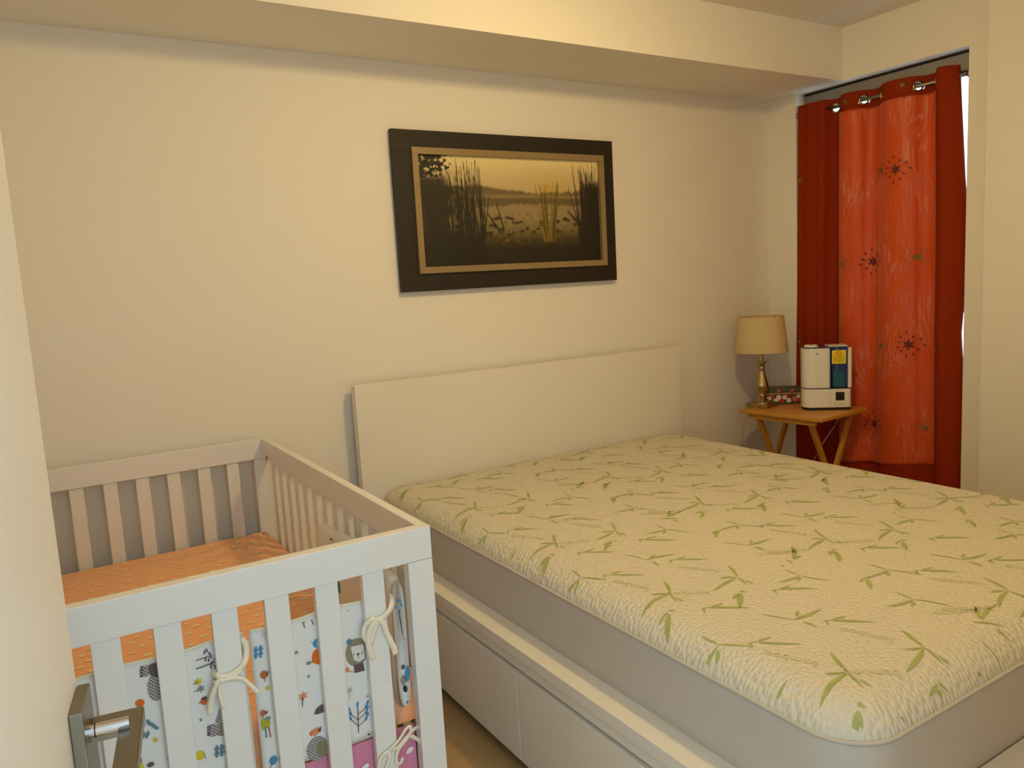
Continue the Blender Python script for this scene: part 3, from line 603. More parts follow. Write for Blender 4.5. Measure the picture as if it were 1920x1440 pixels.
def flat(poly, c, x):
    x = sum(p[0] for p in poly) / len(poly)
    k = 0 if x < 0.283 else 1
    lo, hi = (PADS[k][2] + 0.004, PADS[k][3] - 0.004)
    vs, fs = acc.setdefault((k, c), ([], []))
    n = len(vs)
    layer = 0.00035 + 0.00012 * LAYER.index(c) + 0.000008 * (len(fs) % 14)
    for (px, pz) in poly:
        vs.append((min(max(px, lo), hi), BYF - 0.0008 - layer, min(pz, 0.705)))
    fs.append(tuple(range(n, n + len(poly)))[::-1])
LAYER = ['taupe', 'orange', 'olive', 'blue', 'salmon', 'yellow', 'rust', 'dots', 'plum', 'olivegrey', 'paleblue', 'cream', 'slate', 'grey', 'greyg', 'pink', 'tan', 'paleg', 'dark']
for pr in PRINTS:
    kd = pr[0]
    if kd == 'e':
        _, x, z, rx, rz, rot, c = pr; a0 = math.radians(rot); pts = []
        for k in range(20):
            a = 2 * math.pi * k / 20; u, v = rx * math.cos(a), rz * math.sin(a)
            pts.append((x + u * math.cos(a0) + v * math.sin(a0), z - u * math.sin(a0) + v * math.cos(a0)))
        flat(pts, c, x)
    elif kd == 's':
        _, x, z, r, n, c = pr
        flat([(x + (r if k % 2 == 0 else r * 0.42) * math.sin(math.pi * k / n), z + (r if k % 2 == 0 else r * 0.42) * math.cos(math.pi * k / n)) for k in range(2 * n)], c, x)
    elif kd == 'l':
        _, x0, z0, x1, z1, w, c = pr; d = Vector((x1 - x0, z1 - z0)); d.normalize(); s = Vector((-d.y, d.x)) * w / 2
        flat([(x0 + s.x, z0 + s.y), (x0 - s.x, z0 - s.y), (x1 - s.x, z1 - s.y), (x1 + s.x, z1 + s.y)], c, x0)
    else:
        flat([tuple(p) for p in pr[1]], pr[2], pr[1][0][0])
for k in (0, 1):                              # the whole print of a pad as one flat layer
    allv, allf, mi, ml = [], [], [], []
    for (kk, c), (vs, fs) in acc.items():
        if kk != k: continue
        n = len(allv); allv += vs; allf += [tuple(i + n for i in f) for f in fs]; mi += [len(ml)] * len(fs); ml.append(PC[c])
    o = mesh_obj('animal_print', allv, allf, ml, PADS[k][1]); o['kind'] = 'stuff'
    o.data.polygons.foreach_set('material_index', mi)
# side pad along the right rail, its front end rounded
sp = root_at('bumper_pad', (0.615, 1.80, 0.41)); tag(sp, 'soft white crib bumper pad along the side facing the bed', 'bumper pad', 'animal print crib bumper pads')
vs, fs = [], []
NY, NA = 40, 28
for jy in range(NY + 1):
    t = jy / NY; y = 1.517 + 0.543 * t
    e = min(1, t / 0.05, (1 - t) / 0.03) ** 0.5
    zt = 0.742 - 0.012 * math.sin(t * 9) * t; zb = 0.415 + 0.02 * (1 - t)
    wx = 0.0185 * (0.75 + 0.25 * e); cx = 0.606 + 0.012 * min(1, t * 4)
    cz, hz = (zt + zb) / 2, (zt - zb) / 2 * (0.93 + 0.07 * e)
    for a in range(NA):
        an = 2 * math.pi * a / NA; cs, sn = math.cos(an), math.sin(an)
        vs.append((cx + wx * math.copysign(abs(cs) ** 0.7, cs), y, cz + hz * math.copysign(abs(sn) ** 0.35, sn)))
for jy in range(NY):
    for a in range(NA):
        b = (a + 1) % NA
        fs.append((jy * NA + a, jy * NA + b, (jy + 1) * NA + b, (jy + 1) * NA + a))
fs.append(tuple(range(NA))); fs.append(tuple(NY * NA + a for a in range(NA))[::-1])
spad = mesh_obj('pad', vs, fs, BUMP, sp, smooth=True)
def side_print(pts, c, off=0.0006):
    return mesh_obj('printed_motif', pts, [tuple(range(len(pts)))], PC[c], spad)
def ell3(cx, cz, rx, rz, c, y=1.5158, rot=0.0):
    side_print([(cx + rx * math.cos(a) * math.cos(rot) + rz * math.sin(a) * math.sin(rot), y, cz - rx * math.cos(a) * math.sin(rot) + rz * math.sin(a) * math.cos(rot)) for a in [2 * math.pi * k / 18 for k in range(18)]], c)
for (x, z, rx, rz, c, r) in ((0.6075, 0.640, 0.0009, 0.034, 'dark', -0.08), (0.604, 0.690, 0.002, 0.0045, 'blue', 0.2), (0.610, 0.688, 0.002, 0.0045, 'blue', -0.2), (0.600, 0.677, 0.003, 0.004, 'blue', 0),
                             (0.6125, 0.678, 0.002, 0.004, 'blue', -0.5), (0.607, 0.664, 0.002, 0.003, 'blue', 0.1), (0.614, 0.520, 0.0065, 0.019, 'blue', 0.1), (0.6035, 0.508, 0.006, 0.012, 'taupe', 0),
                             (0.605, 0.538, 0.0045, 0.0055, 'plum', 0), (0.606, 0.487, 0.005, 0.009, 'dark', -0.2), (0.613, 0.600, 0.0015, 0.0018, 'grey', 0), (0.609, 0.455, 0.003, 0.004, 'grey', 0.4)):
    ell3(x, z, rx, rz, c, 1.5158 - (0.0003 if c in ('plum', 'dark') else 0), r)
for (y, z, ry, rz, c) in ((1.66, 0.640, 0.006, 0.014, 'rust'), (1.62, 0.665, 0.004, 0.006, 'tan'), (1.72, 0.650, 0.006, 0.016, 'plum'), (1.80, 0.700, 0.008, 0.005, 'grey'), (1.93, 0.722, 0.010, 0.004, 'slate'), (1.85, 0.650, 0.003, 0.003, 'plum'), (1.90, 0.60, 0.012, 0.016, 'blue'), (1.78, 0.58, 0.012, 0.018, 'orange')):
    cx = 0.606 + 0.012 * min(1, (y - 1.517) / 0.543 * 4) - 0.0192
    side_print([(cx, y + ry * math.cos(a), z + rz * math.sin(a)) for a in [2 * math.pi * k / 16 for k in range(16)]], c)
# tapes tied around the slats
YT = CY0 - 0.0005
T = lambda nm, pts, w, par, face=(0, -1, 0): ribbon(nm, pts, w * 1.4, TAPE, par, face)
p0, p1 = PADS[0][0], PADS[1][0]
T('tie_tape', [(0.276, 1.508, 0.708), (0.281, 1.500, 0.690), (0.274, 1.488, 0.668), (0.258, YT, 0.655), (0.236, YT, 0.650), (0.221, 1.488, 0.656), (0.217, 1.505, 0.660)], 0.0075, p0)
T('tie_tape', [(0.284, 1.508, 0.700), (0.278, 1.494, 0.672), (0.262, YT - 0.001, 0.652), (0.240, YT - 0.001, 0.6445), (0.222, YT, 0.645), (0.214, 1.492, 0.642)], 0.006, p0)
T('tie_tape', [(0.224, YT - 0.002, 0.6445), (0.246, YT - 0.003, 0.6440), (0.264, YT - 0.003, 0.637), (0.280, YT - 0.002, 0.617), (0.291, 1.484, 0.598)], 0.0058, p0)
T('tie_tape', [(0.222, YT - 0.001, 0.645), (0.212, 1.488, 0.625), (0.205, 1.492, 0.600), (0.203, 1.492, 0.583)], 0.0075, p0)
T('tie_tape', [(0.226, YT - 0.001, 0.644), (0.222, 1.484, 0.62), (0.226, 1.485, 0.590)], 0.005, p0)
T('tie_tape', [(0.588, 1.508, 0.712), (0.584, 1.495, 0.705), (0.574, YT, 0.690), (0.556, YT - 0.001, 0.677), (0.540, YT, 0.676), (0.528, 1.486, 0.682)], 0.0085, p1)
T('tie_tape', [(0.546, YT - 0.002, 0.678), (0.530, YT - 0.001, 0.664), (0.522, 1.486, 0.640), (0.524, 1.488, 0.610), (0.531, 1.489, 0.590)], 0.0095, p1)
T('tie_tape', [(0.546, YT - 0.003, 0.677), (0.556, YT - 0.003, 0.664), (0.562, YT - 0.002, 0.640), (0.573, 1.484, 0.610), (0.579, 1.485, 0.588)], 0.0085, p1)
T('tie_tape', [(0.532, YT - 0.002, 0.680), (0.516, 1.486, 0.668), (0.514, 1.488, 0.645), (0.526, 1.487, 0.628), (0.534, YT - 0.001, 0.650), (0.546, YT - 0.002, 0.676)], 0.0075, p1)
T('tie_tape', [(0.632, 1.506, 0.395), (0.610, 1.492, 0.402), (0.590, YT, 0.395), (0.566, YT - 0.001, 0.380), (0.540, YT - 0.002, 0.378), (0.524, YT - 0.002, 0.366), (0.522, YT - 0.001, 0.347), (0.534, YT - 0.001, 0.340), (0.546, YT - 0.002, 0.364), (0.541, YT - 0.002, 0.380)], 0.0062, p1)
T('tie_tape', [(0.545, YT - 0.002, 0.380), (0.568, YT - 0.002, 0.394), (0.588, YT - 0.002, 0.414), (0.598, YT - 0.001, 0.416), (0.598, YT - 0.001, 0.404), (0.586, YT - 0.002, 0.390), (0.566, YT - 0.002, 0.372), (0.560, YT - 0.001, 0.350), (0.568, YT - 0.001, 0.340), (0.576, YT - 0.001, 0.352)], 0.0048, p1)
T('tie_tape', [(0.575, YT - 0.001, 0.384), (0.596, 1.488, 0.392), (0.615, 1.494, 0.376), (0.634, 1.50, 0.352)], 0.006, p1)

# ---- pink crib skirt under the mattress
PINK = mat('pink_skirt_cotton', (0.86, 0.55, 0.66), 0.9, noise=(20, 0.04), spec=0.1)
sk = root_at('crib_skirt', (0.297, 1.512, 0.04)); tag(sk, 'pink crib skirt with white drop print under the bumper pads', 'crib skirt')
vs, fs = [], []
NXX = 60
for k in range(NXX + 1):
    x = -0.026 + 0.646 * k / NXX
    y = 1.5155 + 0.0022 * math.sin(x * 60) + 0.001 * math.sin(x * 140 + 1)
    for (dy, z) in ((0, 0.05), (0, 0.20), (0, 0.402), (0.002, 0.402), (0.002, 0.05)):
        vs.append((x, y + dy, z))
for k in range(NXX):
    for a in range(5):
        b = (a + 1) % 5; fs.append((k * 5 + a, k * 5 + b, (k + 1) * 5 + b, (k + 1) * 5 + a))
skm = mesh_obj('skirt_panel', vs, fs, PINK, sk, smooth=False)
vs, fs = [], []
for ix in range(12):
    for iz in range(6):
        x = 0.005 + 0.052 * ix + (0.026 if iz % 2 else 0); z = 0.085 + 0.052 * iz
        if x > 0.61: continue
        y = 1.5155 + 0.0022 * math.sin(x * 60) + 0.001 * math.sin(x * 140 + 1) - 0.0032
        k = len(vs)
        for a in range(14):
            an = 2 * math.pi * a / 14
            vs.append((x + 0.0085 * math.cos(an) + 0.003 * math.sin(an), y, z + 0.006 * math.sin(an) * (1.4 if math.sin(an) > 0 else 1)))
        fs.append(tuple(range(k, k + 14))[::-1])
o = mesh_obj('drop_print', vs, fs, mat('print_white', (0.93, 0.91, 0.92), 0.9), skm); o['kind'] = 'stuff'

# ================================================================== PICTURE
pic = root_at('framed_picture', (1.813, YB, 1.343)); tag(pic, 'dark framed landscape of a misty reed lake on the back wall', 'picture')
FRM = mat('dark_brown_frame', (0.115, 0.082, 0.045), 0.6, noise=(8, 0.2), bump=('wave', 40, 0.08, 0.001))
FIL = mat('champagne_fillet', (0.60, 0.52, 0.37), 0.4, metal=0.25)
PX0, PX1, PZ0, PZ1 = 1.266, 2.361, 1.343, 1.975
def frame_part(names, x0, x1, z0, z1, w, y0, y1, m, bev):
    box(names, x0, x1, y0, y1, z1 - w, z1, m, pic, bev); box(names, x0, x1, y0, y1, z0, z0 + w, m, pic, bev)
    box(names, x0, x0 + w, y0, y1, z0 + w, z1 - w, m, pic, bev); box(names, x1 - w, x1, y0, y1, z0 + w, z1 - w, m, pic, bev)
frame_part('frame_board', PX0, PX1, PZ0, PZ1, 0.083, YB - 0.030, YB - 0.008, FRM, 0.0008)
frame_part('inner_fillet', PX0 + 0.079, PX1 - 0.060, PZ0 + 0.070, PZ1 - 0.067, 0.026, YB - 0.041, YB - 0.012, FIL, 0.0008)
IX0, IX1, IZ0, IZ1 = PX0 + 0.100, PX1 - 0.080, PZ0 + 0.092, PZ1 - 0.088
Wd, Hd = 400, 196
u, v = np.meshgrid(np.linspace(0, 1, Wd), np.linspace(0, 1, Hd))         # v upwards
def nz(n, seed, sx, sy):
    r = np.random.default_rng(seed).random((sy + 2, sx + 2))
    xx = u * sx; yy = v * sy; xi = xx.astype(int); yi = yy.astype(int); fx = xx - xi; fy = yy - yi
    fx = fx * fx * (3 - 2 * fx); fy = fy * fy * (3 - 2 * fy)
    return (r[yi, xi] * (1 - fx) + r[yi, xi + 1] * fx) * (1 - fy) + (r[yi + 1, xi] * (1 - fx) + r[yi + 1, xi + 1] * fx) * fy
def blend(img, c, a):
    a = np.clip(a, 0, 1)[..., None]; return img * (1 - a) + np.array(c) * a
img = np.zeros((Hd, Wd, 3))
t = np.clip((v - 0.62) / 0.38, 0, 1)[..., None]
sky = (1 - t) * np.array([0.56, 0.49, 0.36]) + t * np.array([0.72, 0.67, 0.50])
img[:] = sky
img = blend(img, (0.62, 0.54, 0.36), (np.exp(-((u - 0.72) / 0.22) ** 2) * np.exp(-((v - 0.78) / 0.12) ** 2)) * 0.5)
tl = 0.735 - 0.055 * np.clip((u - 0.33) / 0.25, 0, 1) + 0.035 * np.clip((u - 0.68) / 0.3, 0, 1) + 0.02 * (nz(0, 3, 90, 1) - 0.5) + 0.02 * (nz(0, 4, 30, 1) - 0.5)
img = blend(img, (0.36, 0.31, 0.20), (tl - v) / 0.02)
img = blend(img, (0.47, 0.41, 0.28), np.exp(-((v - 0.635) / 0.018) ** 2) * 0.8)
rf = 0.545 + 0.03 * np.clip((u - 0.33) / 0.2, 0, 1) - 0.02 * np.clip((u - 0.7) / 0.3, 0, 1) + 0.02 * (nz(0, 5, 60, 2) - 0.5)
img = blend(img, (0.33, 0.29, 0.19), (0.625 - v) / 0.012)
img = blend(img, (0.47, 0.41, 0.30), (rf - v) / 0.02)
img = blend(img, (0.30, 0.27, 0.15), (0.44 - v) / 0.20)
img = blend(img, (0.11, 0.085, 0.03), (0.30 - v + 0.05 * (nz(0, 6, 20, 8) - 0.5)) / 0.16)
mott = nz(0, 8, 90, 50)
img = blend(img, (0.34, 0.31, 0.10), ((mott - 0.62) * 3) * np.exp(-((v - 0.28) / 0.12) ** 2) * 0.9)
img = blend(img, (0.50, 0.30, 0.08), ((nz(0, 9, 60, 40) - 0.70) * 4) * np.exp(-((v - 0.24) / 0.07) ** 2) * np.exp(-((u - 0.48) / 0.1) ** 2))
img = blend(img, (0.06, 0.045, 0.015), ((nz(0, 10, 50, 30) - 0.66) * 5) * np.exp(-((v - 0.36) / 0.07) ** 2))
# dark banks left and right
img = blend(img, (0.12, 0.10, 0.04), 0.9 * np.clip((0.14 + 0.10 * nz(0, 11, 12, 12) - u) / 0.05, 0, 1) * np.clip((0.83 - v) / 0.06, 0, 1))
img = blend(img, (0.09, 0.07, 0.025), 0.95 * np.clip((0.34 + 0.04 * nz(0, 12, 30, 12) - u) / 0.05, 0, 1) * np.clip((0.33 - v) / 0.08, 0, 1))
img = blend(img, (0.12, 0.10, 0.04), 0.9 * np.clip((u - 0.90 + 0.06 * nz(0, 13, 12, 12)) / 0.04, 0, 1) * np.clip((0.80 + 0.1 * (u - 0.9) - v) / 0.08, 0, 1))
img = blend(img, (0.09, 0.07, 0.025), 0.9 * np.clip((u - 0.86) / 0.03, 0, 1) * np.clip((0.42 - v) / 0.1, 0, 1))
fol = nz(0, 14, 70, 36) * 0.6 + nz(0, 15, 140, 70) * 0.4
dd = np.clip(1.25 - (u / 0.17) ** 2 - ((1 - v) / 0.26) ** 2, 0, 1)
img = blend(img, (0.10, 0.085, 0.03), (fol + dd * 0.55 - 0.72) * 6 * (dd > 0))
pr = np.random.default_rng(21)
def stroke(x0, y0, x1, y1, w, c, a=0.9, bend=0.0):
    global img
    n = 40; tt = np.linspace(0, 1, n)
    for s in range(n):
        q = tt[s]; x = x0 + (x1 - x0) * q + bend * q * q; y = y0 + (y1 - y0) * q
        ww = w * (1 - 0.75 * q)
        xi0, xi1 = max(0, int((x - 0.012) * Wd)), min(Wd, int((x + 0.012) * Wd) + 2)
        yi0, yi1 = max(0, int((y - 0.02) * Hd)), min(Hd, int((y + 0.02) * Hd) + 2)
        if xi0 >= xi1 or yi0 >= yi1: continue
        du = np.abs(u[yi0:yi1, xi0:xi1] - x) / ww; dv = np.abs(v[yi0:yi1, xi0:xi1] - y) / 0.018
        al = np.clip(1.4 - du, 0, 1) * np.clip(1.3 - dv, 0, 1) * a
        img[yi0:yi1, xi0:xi1] = img[yi0:yi1, xi0:xi1] * (1 - al[..., None]) + np.array(c) * al[..., None]
for k in range(120):
    x = pr.uniform(0.04, 0.33); hgt = pr.uniform(0.55, 0.85) if pr.random() < 0.6 else pr.uniform(0.85, 0.98)
    if x < 0.13: hgt = min(hgt, 0.72)
    stroke(x, pr.uniform(0.12, 0.3), x + pr.uniform(-0.03, 0.03), hgt, 0.0032, (0.10, 0.085, 0.04), 0.7, pr.uniform(-0.03, 0.02))
for k in range(34):
    x = pr.uniform(0.655, 0.715)
    stroke(x, 0.22, x + (x - 0.685) * 1.4, pr.uniform(0.6, 0.80), 0.0028, (0.42, 0.36, 0.10) if pr.random() < 0.6 else (0.20, 0.17, 0.06), 0.65)
img = blend(img, (0.60, 0.50, 0.12), np.exp(-((u - 0.69) / 0.035) ** 2) * np.exp(-((v - 0.72) / 0.05) ** 2) * 0.45)
for k in range(60):
    x = pr.uniform(0.86, 0.985)
    stroke(x, pr.uniform(0.1, 0.3), x + pr.uniform(-0.04, 0.03), pr.uniform(0.62, 0.97), 0.003, (0.10, 0.085, 0.04), 0.7, pr.uniform(-0.02, 0.02))
for (a, b, c, d) in ((0.43, 0.33, 0.395, 0.57), (0.41, 0.30, 0.345, 0.48), (0.87, 0.36, 0.80, 0.50), (0.87, 0.30, 0.81, 0.72)):
    stroke(a, b, c, d, 0.003, (0.14, 0.12, 0.06), 0.8)
for (a, b) in ((0.385, 0.43), (0.405, 0.435), (0.45, 0.44), (0.475, 0.43), (0.50, 0.39), (0.36, 0.37), (0.46, 0.28), (0.53, 0.31), (0.55, 0.22), (0.78, 0.42), (0.80, 0.41), (0.84, 0.37)):
    img = blend(img, (0.10, 0.07, 0.03), np.exp(-((u - a) / 0.012) ** 2 - ((v - b) / 0.012) ** 2) * 0.9)
img = np.clip(np.clip(img, 0, 1) ** 1.08 * 1.34, 0, 1)
img = img * (1 + 0.05 * (rng.random((Hd, Wd, 1)) - 0.5))
xs = np.linspace(IX0, IX1, Wd); zs = np.linspace(IZ0, IZ1, Hd)
vv = np.empty((Hd, Wd, 3)); vv[..., 0] = xs[None, :]; vv[..., 1] = YB - 0.0235; vv[..., 2] = zs[:, None]
idx = np.arange(Hd * Wd).reshape(Hd, Wd)
q = np.stack([idx[:-1, :-1], idx[:-1, 1:], idx[1:, 1:], idx[1:, :-1]], -1).reshape(-1, 4)
me = bpy.data.meshes.new('landscape_print')
me.from_pydata(vv.reshape(-1, 3).tolist(), [], q.tolist())
at = me.color_attributes.new('ink', 'FLOAT_COLOR', 'POINT')
ic = np.clip(img, 0, 1); ic = np.where(ic <= 0.04045, ic / 12.92, ((ic + 0.055) / 1.055) ** 2.4)
at.data.foreach_set('color', np.concatenate([ic, np.ones((Hd, Wd, 1))], -1).reshape(-1).astype(np.float32))
INK = bpy.data.materials.new('landscape_ink'); INK.use_nodes = True
nt = INK.node_tree; b = nt.nodes['Principled BSDF']; b.inputs['Roughness'].default_value = 0.55
an = nt.nodes.new('ShaderNodeVertexColor'); an.layer_name = 'ink'; nt.links.new(an.outputs[0], b.inputs['Base Color'])
me.materials.append(INK)
link(bpy.data.objects.new('landscape_print', me), pic)
box('backing_board', PX0 + 0.02, PX1 - 0.02, YB - 0.0225, YB - 0.001, PZ0 + 0.02, PZ1 - 0.02, FRM, pic)

# ================================================================== NIGHT TABLE (folding tray table)
OAK = mat('honey_oak', (0.80, 0.57, 0.21), 0.38, noise=(5, 0.10), bump=('wave', 12, 0.05, 0.001))
TZ = 0.66
A_, B_ = Vector((2.988, 2.716)), Vector((3.021, 2.252))
LW, LD = 0.466, 0.392
ay = math.atan2(A_.y - B_.y, A_.x - B_.x)                 # local x runs along the long edge towards the back wall
cc = (A_ + B_) / 2 + Vector((math.sin(ay), -math.cos(ay))) * LD / 2
nt_root = empty('tray_table', (cc.x, cc.y, 0), ay); tag(nt_root, 'folding honey oak tray table between bed and curtain', 'night table')
box('table_top', -LW / 2, LW / 2, -LD / 2, LD / 2, TZ - 0.019, TZ, OAK, nt_root, 0.005, 3)
for sx in (-1, 1):
    for kk, sy in ((0, -1), (1, 1)):
        x0 = sx * (LW / 2 - 0.065 - 0.022 * kk)
        # crossed legs: from the top at one long edge to the floor below the other
        p = Vector((x0, sy * 0.155, TZ - 0.022)); q = Vector((x0, -sy * 0.175, 0.0))
        bm = bmesh.new(); L = (q - p).length
        bm_box(bm, -0.0095, 0.0095, -0.0135, 0.0135, 0, L, 0.002)
        d = (q - p).normalized(); ya = d.cross(Vector((1, 0, 0))).normalized()
        Mx = Matrix(((1, ya.x, d.x, p.x), (0, ya.y, d.y, p.y), (0, ya.z, d.z, p.z), (0, 0, 0, 1)))
        bmesh.ops.transform(bm, matrix=Mx, verts=bm.verts)
        for vtx in bm.verts:
            vtx.co.z = min(TZ - 0.0195, max(0.0, vtx.co.z))
        bm_obj('leg', bm, OAK, nt_root)
for sx in (-1, 1):
    box('top_batten', -LW / 2 + 0.045, LW / 2 - 0.045, sx * 0.168 - 0.009, sx * 0.168 + 0.009, TZ - 0.044, TZ - 0.0195, OAK, nt_root, 0.003)
    box('stretcher', -LW / 2 + 0.07, LW / 2 - 0.07, sx * 0.150 - 0.008, sx * 0.150 + 0.008, 0.060, 0.088, OAK, nt_root, 0.003)

# ---- table lamp, switched off
BRASS = mat('antique_brass', (0.74, 0.66, 0.47), 0.24, metal=1.0, noise=(20, 0.1))
SHADE = mat('linen_shade', (0.90, 0.82, 0.63), 0.85, noise=(90, 0.05), bump=('noise', 300, 0.15, 0.001), transl=0.25, spec=0.1)
lx, ly = 3.123, 2.68
tl_ = root_at('table_lamp', (lx, ly, TZ)); tag(tl_, 'small brass table lamp with a tapered beige shade', 'table lamp')
bm = bmesh.new(); bm_box(bm, -0.058, 0.058, -0.058, 0.058, TZ, TZ + 0.022, 0.003)
bmesh.ops.transform(bm, matrix=Matrix.Translation((lx, ly, 0)) @ Matrix.Rotation(math.radians(12), 4, 'Z'), verts=bm.verts)
bm_obj('base', bm, BRASS, tl_)
prof = [(0.0, TZ + 0.022), (0.046, TZ + 0.022), (0.046, TZ + 0.028), (0.030, TZ + 0.036), (0.020, TZ + 0.046), (0.016, TZ + 0.052), (0.021, TZ + 0.058), (0.021, TZ + 0.062), (0.016, TZ + 0.067), (0.019, TZ + 0.073), (0.022, TZ + 0.079),
        (0.028, TZ + 0.088), (0.0325, TZ + 0.100), (0.0325, TZ + 0.112), (0.029, TZ + 0.130), (0.022, TZ + 0.152), (0.016, TZ + 0.175), (0.0135, TZ + 0.190), (0.0155, TZ + 0.193), (0.0155, TZ + 0.199), (0.014, TZ + 0.203), (0.016, TZ + 0.212), (0.0245, TZ + 0.229), (0.0245, TZ + 0.233), (0.010, TZ + 0.234), (0.0, TZ + 0.234)]
lathe('turned_stem', prof, BRASS, tl_, 40, lx, ly)
lathe('neck', [(0.0, TZ + 0.234), (0.0085, TZ + 0.234), (0.0095, TZ + 0.25), (0.0085, TZ + 0.29), (0.012, TZ + 0.295), (0.012, TZ + 0.33), (0.0, TZ + 0.33)], BRASS, tl_, 24, lx, ly)
lathe('shade', [(0.131, 0.942), (0.111, 1.120), (0.1095, 1.120), (0.1295, 0.942)], SHADE, tl_, 56, lx, ly, closed=True)
for k in range(3):
    a = 2 * math.pi * k / 3
    tube('shade_spider', [(lx, ly, 1.10), (lx + 0.110 * math.cos(a), ly + 0.110 * math.sin(a), 1.112)], 0.0015, BRASS, tl_, 6)
bm = bmesh.new(); bmesh.ops.create_uvsphere(bm, u_segments=16, v_segments=12, radius=0.028, matrix=Matrix.Translation((lx, ly, 1.035)))
bm_obj('light_bulb', bm, mat('unlit_bulb', (0.92, 0.91, 0.88), 0.3), tl_, True)
tube('bulb_neck', [(lx, ly, 0.98), (lx, ly, 1.10)], 0.008, BRASS, tl_, 10)
tube('power_cord', catmull([(lx - 0.05, ly - 0.01, TZ + 0.004), (3.06, 2.66, TZ + 0.0035), (3.025, 2.675, TZ + 0.0035), (2.998, 2.67, TZ + 0.003), (2.985, 2.668, TZ - 0.012), (2.983, 2.685, 0.52), (2.985, 2.74, 0.30), (3.0, 2.80, 0.02), (3.05, 2.86, 0.006)], 8), 0.0024, mat('clear_cord', (0.72, 0.60, 0.38), 0.4), tl_, 8)

# ---- humidifier
WHITE = mat('white_plastic', (0.93, 0.92, 0.89), 0.3)
BLK = mat('black_plastic', (0.05, 0.05, 0.055), 0.35)
TANK = mat('blue_tank', (0.05, 0.16, 0.42), 0.12, coat=0.5)
TANKL = mat('teal_tank', (0.05, 0.36, 0.48), 0.15)
YEL = mat('yellow_sticker', (0.96, 0.86, 0.10), 0.5)
REDP = mat('red_print', (0.80, 0.25, 0.10), 0.5)
SCREEN = mat('dark_screen', (0.12, 0.13, 0.13), 0.15)
hx, hy = 3.268, 2.418
HA = math.radians(-43)                                  # turned to the foot of the bed
hum = empty('humidifier', (hx, hy, TZ), HA); tag(hum, 'white humidifier with a blue water tank and yellow sticker', 'humidifier')
def hplan(g=0.0, x0=-0.108, x1=0.112):
    pts = []
    d = 0.058 - g
    def arc(cx, cy, r, a0, a1, n=10):
        for k in range(n + 1):
            a = math.radians(a0 + (a1 - a0) * k / n); pts.append((cx + r * math.cos(a), cy + r * math.sin(a)))
    L_, R_ = x0 + g, x1 - g
    arc(L_ + 0.045, -d + 0.045, 0.045, 180, 270); arc(R_ - 0.014, -d + 0.014, 0.014, 270, 360)
    arc(R_ - 0.014, d - 0.014, 0.014, 0, 90); arc(L_ + 0.045, d - 0.045, 0.045, 90, 180)
    return pts
prism('foot', hplan(0.002), 0.0, 0.013, BLK, hum, 0.001)
hbase = prism('base_body', hplan(0.0), 0.013, 0.103, WHITE, hum, 0.002)
prism('seam', hplan(0.004), 0.103, 0.108, BLK, hum)
prism('water_tank', hplan(0.006, x0=0.004), 0.108, 0.300, TANK, hum, 0.003)
prism('tank_column', hplan(0.0, x1=0.018), 0.108, 0.301, WHITE, hum, 0.002)
box('edge_strip', 0.096, 0.1125, -0.0585, 0.057, 0.1085, 0.303, WHITE, hum, 0.003)
prism('top_cap', hplan(0.004), 0.301, 0.307, TANK, hum, 0.001)
box('cap_lid', 0.010, 0.100, -0.050, 0.052, 0.307, 0.311, WHITE, hum, 0.001)
lathe('mist_nozzle', [(0.0, 0.317), (0.020, 0.317), (0.030, 0.314), (0.034, 0.307), (0.0, 0.307)], WHITE, hum, 28, -0.062, 0.0)
lathe('nozzle_slot', [(0.0, 0.3185), (0.008, 0.3185), (0.010, 0.317), (0.0, 0.317)], BLK, hum, 20, -0.062, 0.0)
box('tank_water', 0.030, 0.080, -0.0536, -0.0515, 0.112, 0.188, TANKL, hum, 0.001)
st = box('warning_sticker', 0.024, 0.088, -0.0538, -0.0518, 0.225, 0.290, YEL, hum, 0.0004)
vs, fs = [], []
for k in range(24):
    a = 2 * math.pi * k / 24
    for r in (0.0095, 0.0125): vs.append((0.056 + r * math.cos(a), -0.0542, 0.2735 + r * math.sin(a)))
for k in range(24):
    l = (k + 1) % 24; fs.append((2 * k, 2 * k + 1, 2 * l + 1, 2 * l))
n0 = len(vs); vs += [(0.0485, -0.0542, 0.2795), (0.050, -0.0542, 0.281), (0.0635, -0.0542, 0.2675), (0.062, -0.0542, 0.266)]; fs.append((n0, n0 + 1, n0 + 2, n0 + 3))
mesh_obj('warning_icon', vs, fs, REDP, st)
vs, fs = [], []
for k, (xa, xb) in enumerate(((0.030, 0.083), (0.033, 0.080), (0.030, 0.082), (0.036, 0.076))):
    z = 0.254 - 0.0062 * k; n0 = len(vs); vs += [(xa, -0.0541, z), (xb, -0.0541, z), (xb, -0.0541, z + 0.0022), (xa, -0.0541, z + 0.0022)]; fs.append((n0, n0 + 1, n0 + 2, n0 + 3))
mesh_obj('sticker_print', vs, fs, mat('brown_print', (0.55, 0.45, 0.08), 0.5), st)
box('display', 0.040, 0.080, -0.0592, -0.057, 0.047, 0.088, SCREEN, hbase, 0.0006)
for xk in (0.040, 0.060, 0.078):
    box('button', xk - 0.003, xk + 0.003, -0.0588, -0.057, 0.0285, 0.0325, mat('grey_button', (0.62, 0.58, 0.52), 0.5), hbase, 0.0004)
box('body_crease', 0.0165, 0.0178, -0.0584, -0.056, 0.012, 0.102, mat('crease_grey', (0.72, 0.70, 0.66), 0.5), hbase)
bm = bmesh.new(); bmesh.ops.create_uvsphere(bm, u_segments=14, v_segments=8, radius=0.0075, matrix=Matrix.Translation((-0.042, -0.0585, 0.276)) @ Matrix.Diagonal((0.7, 0.12, 1, 1)))
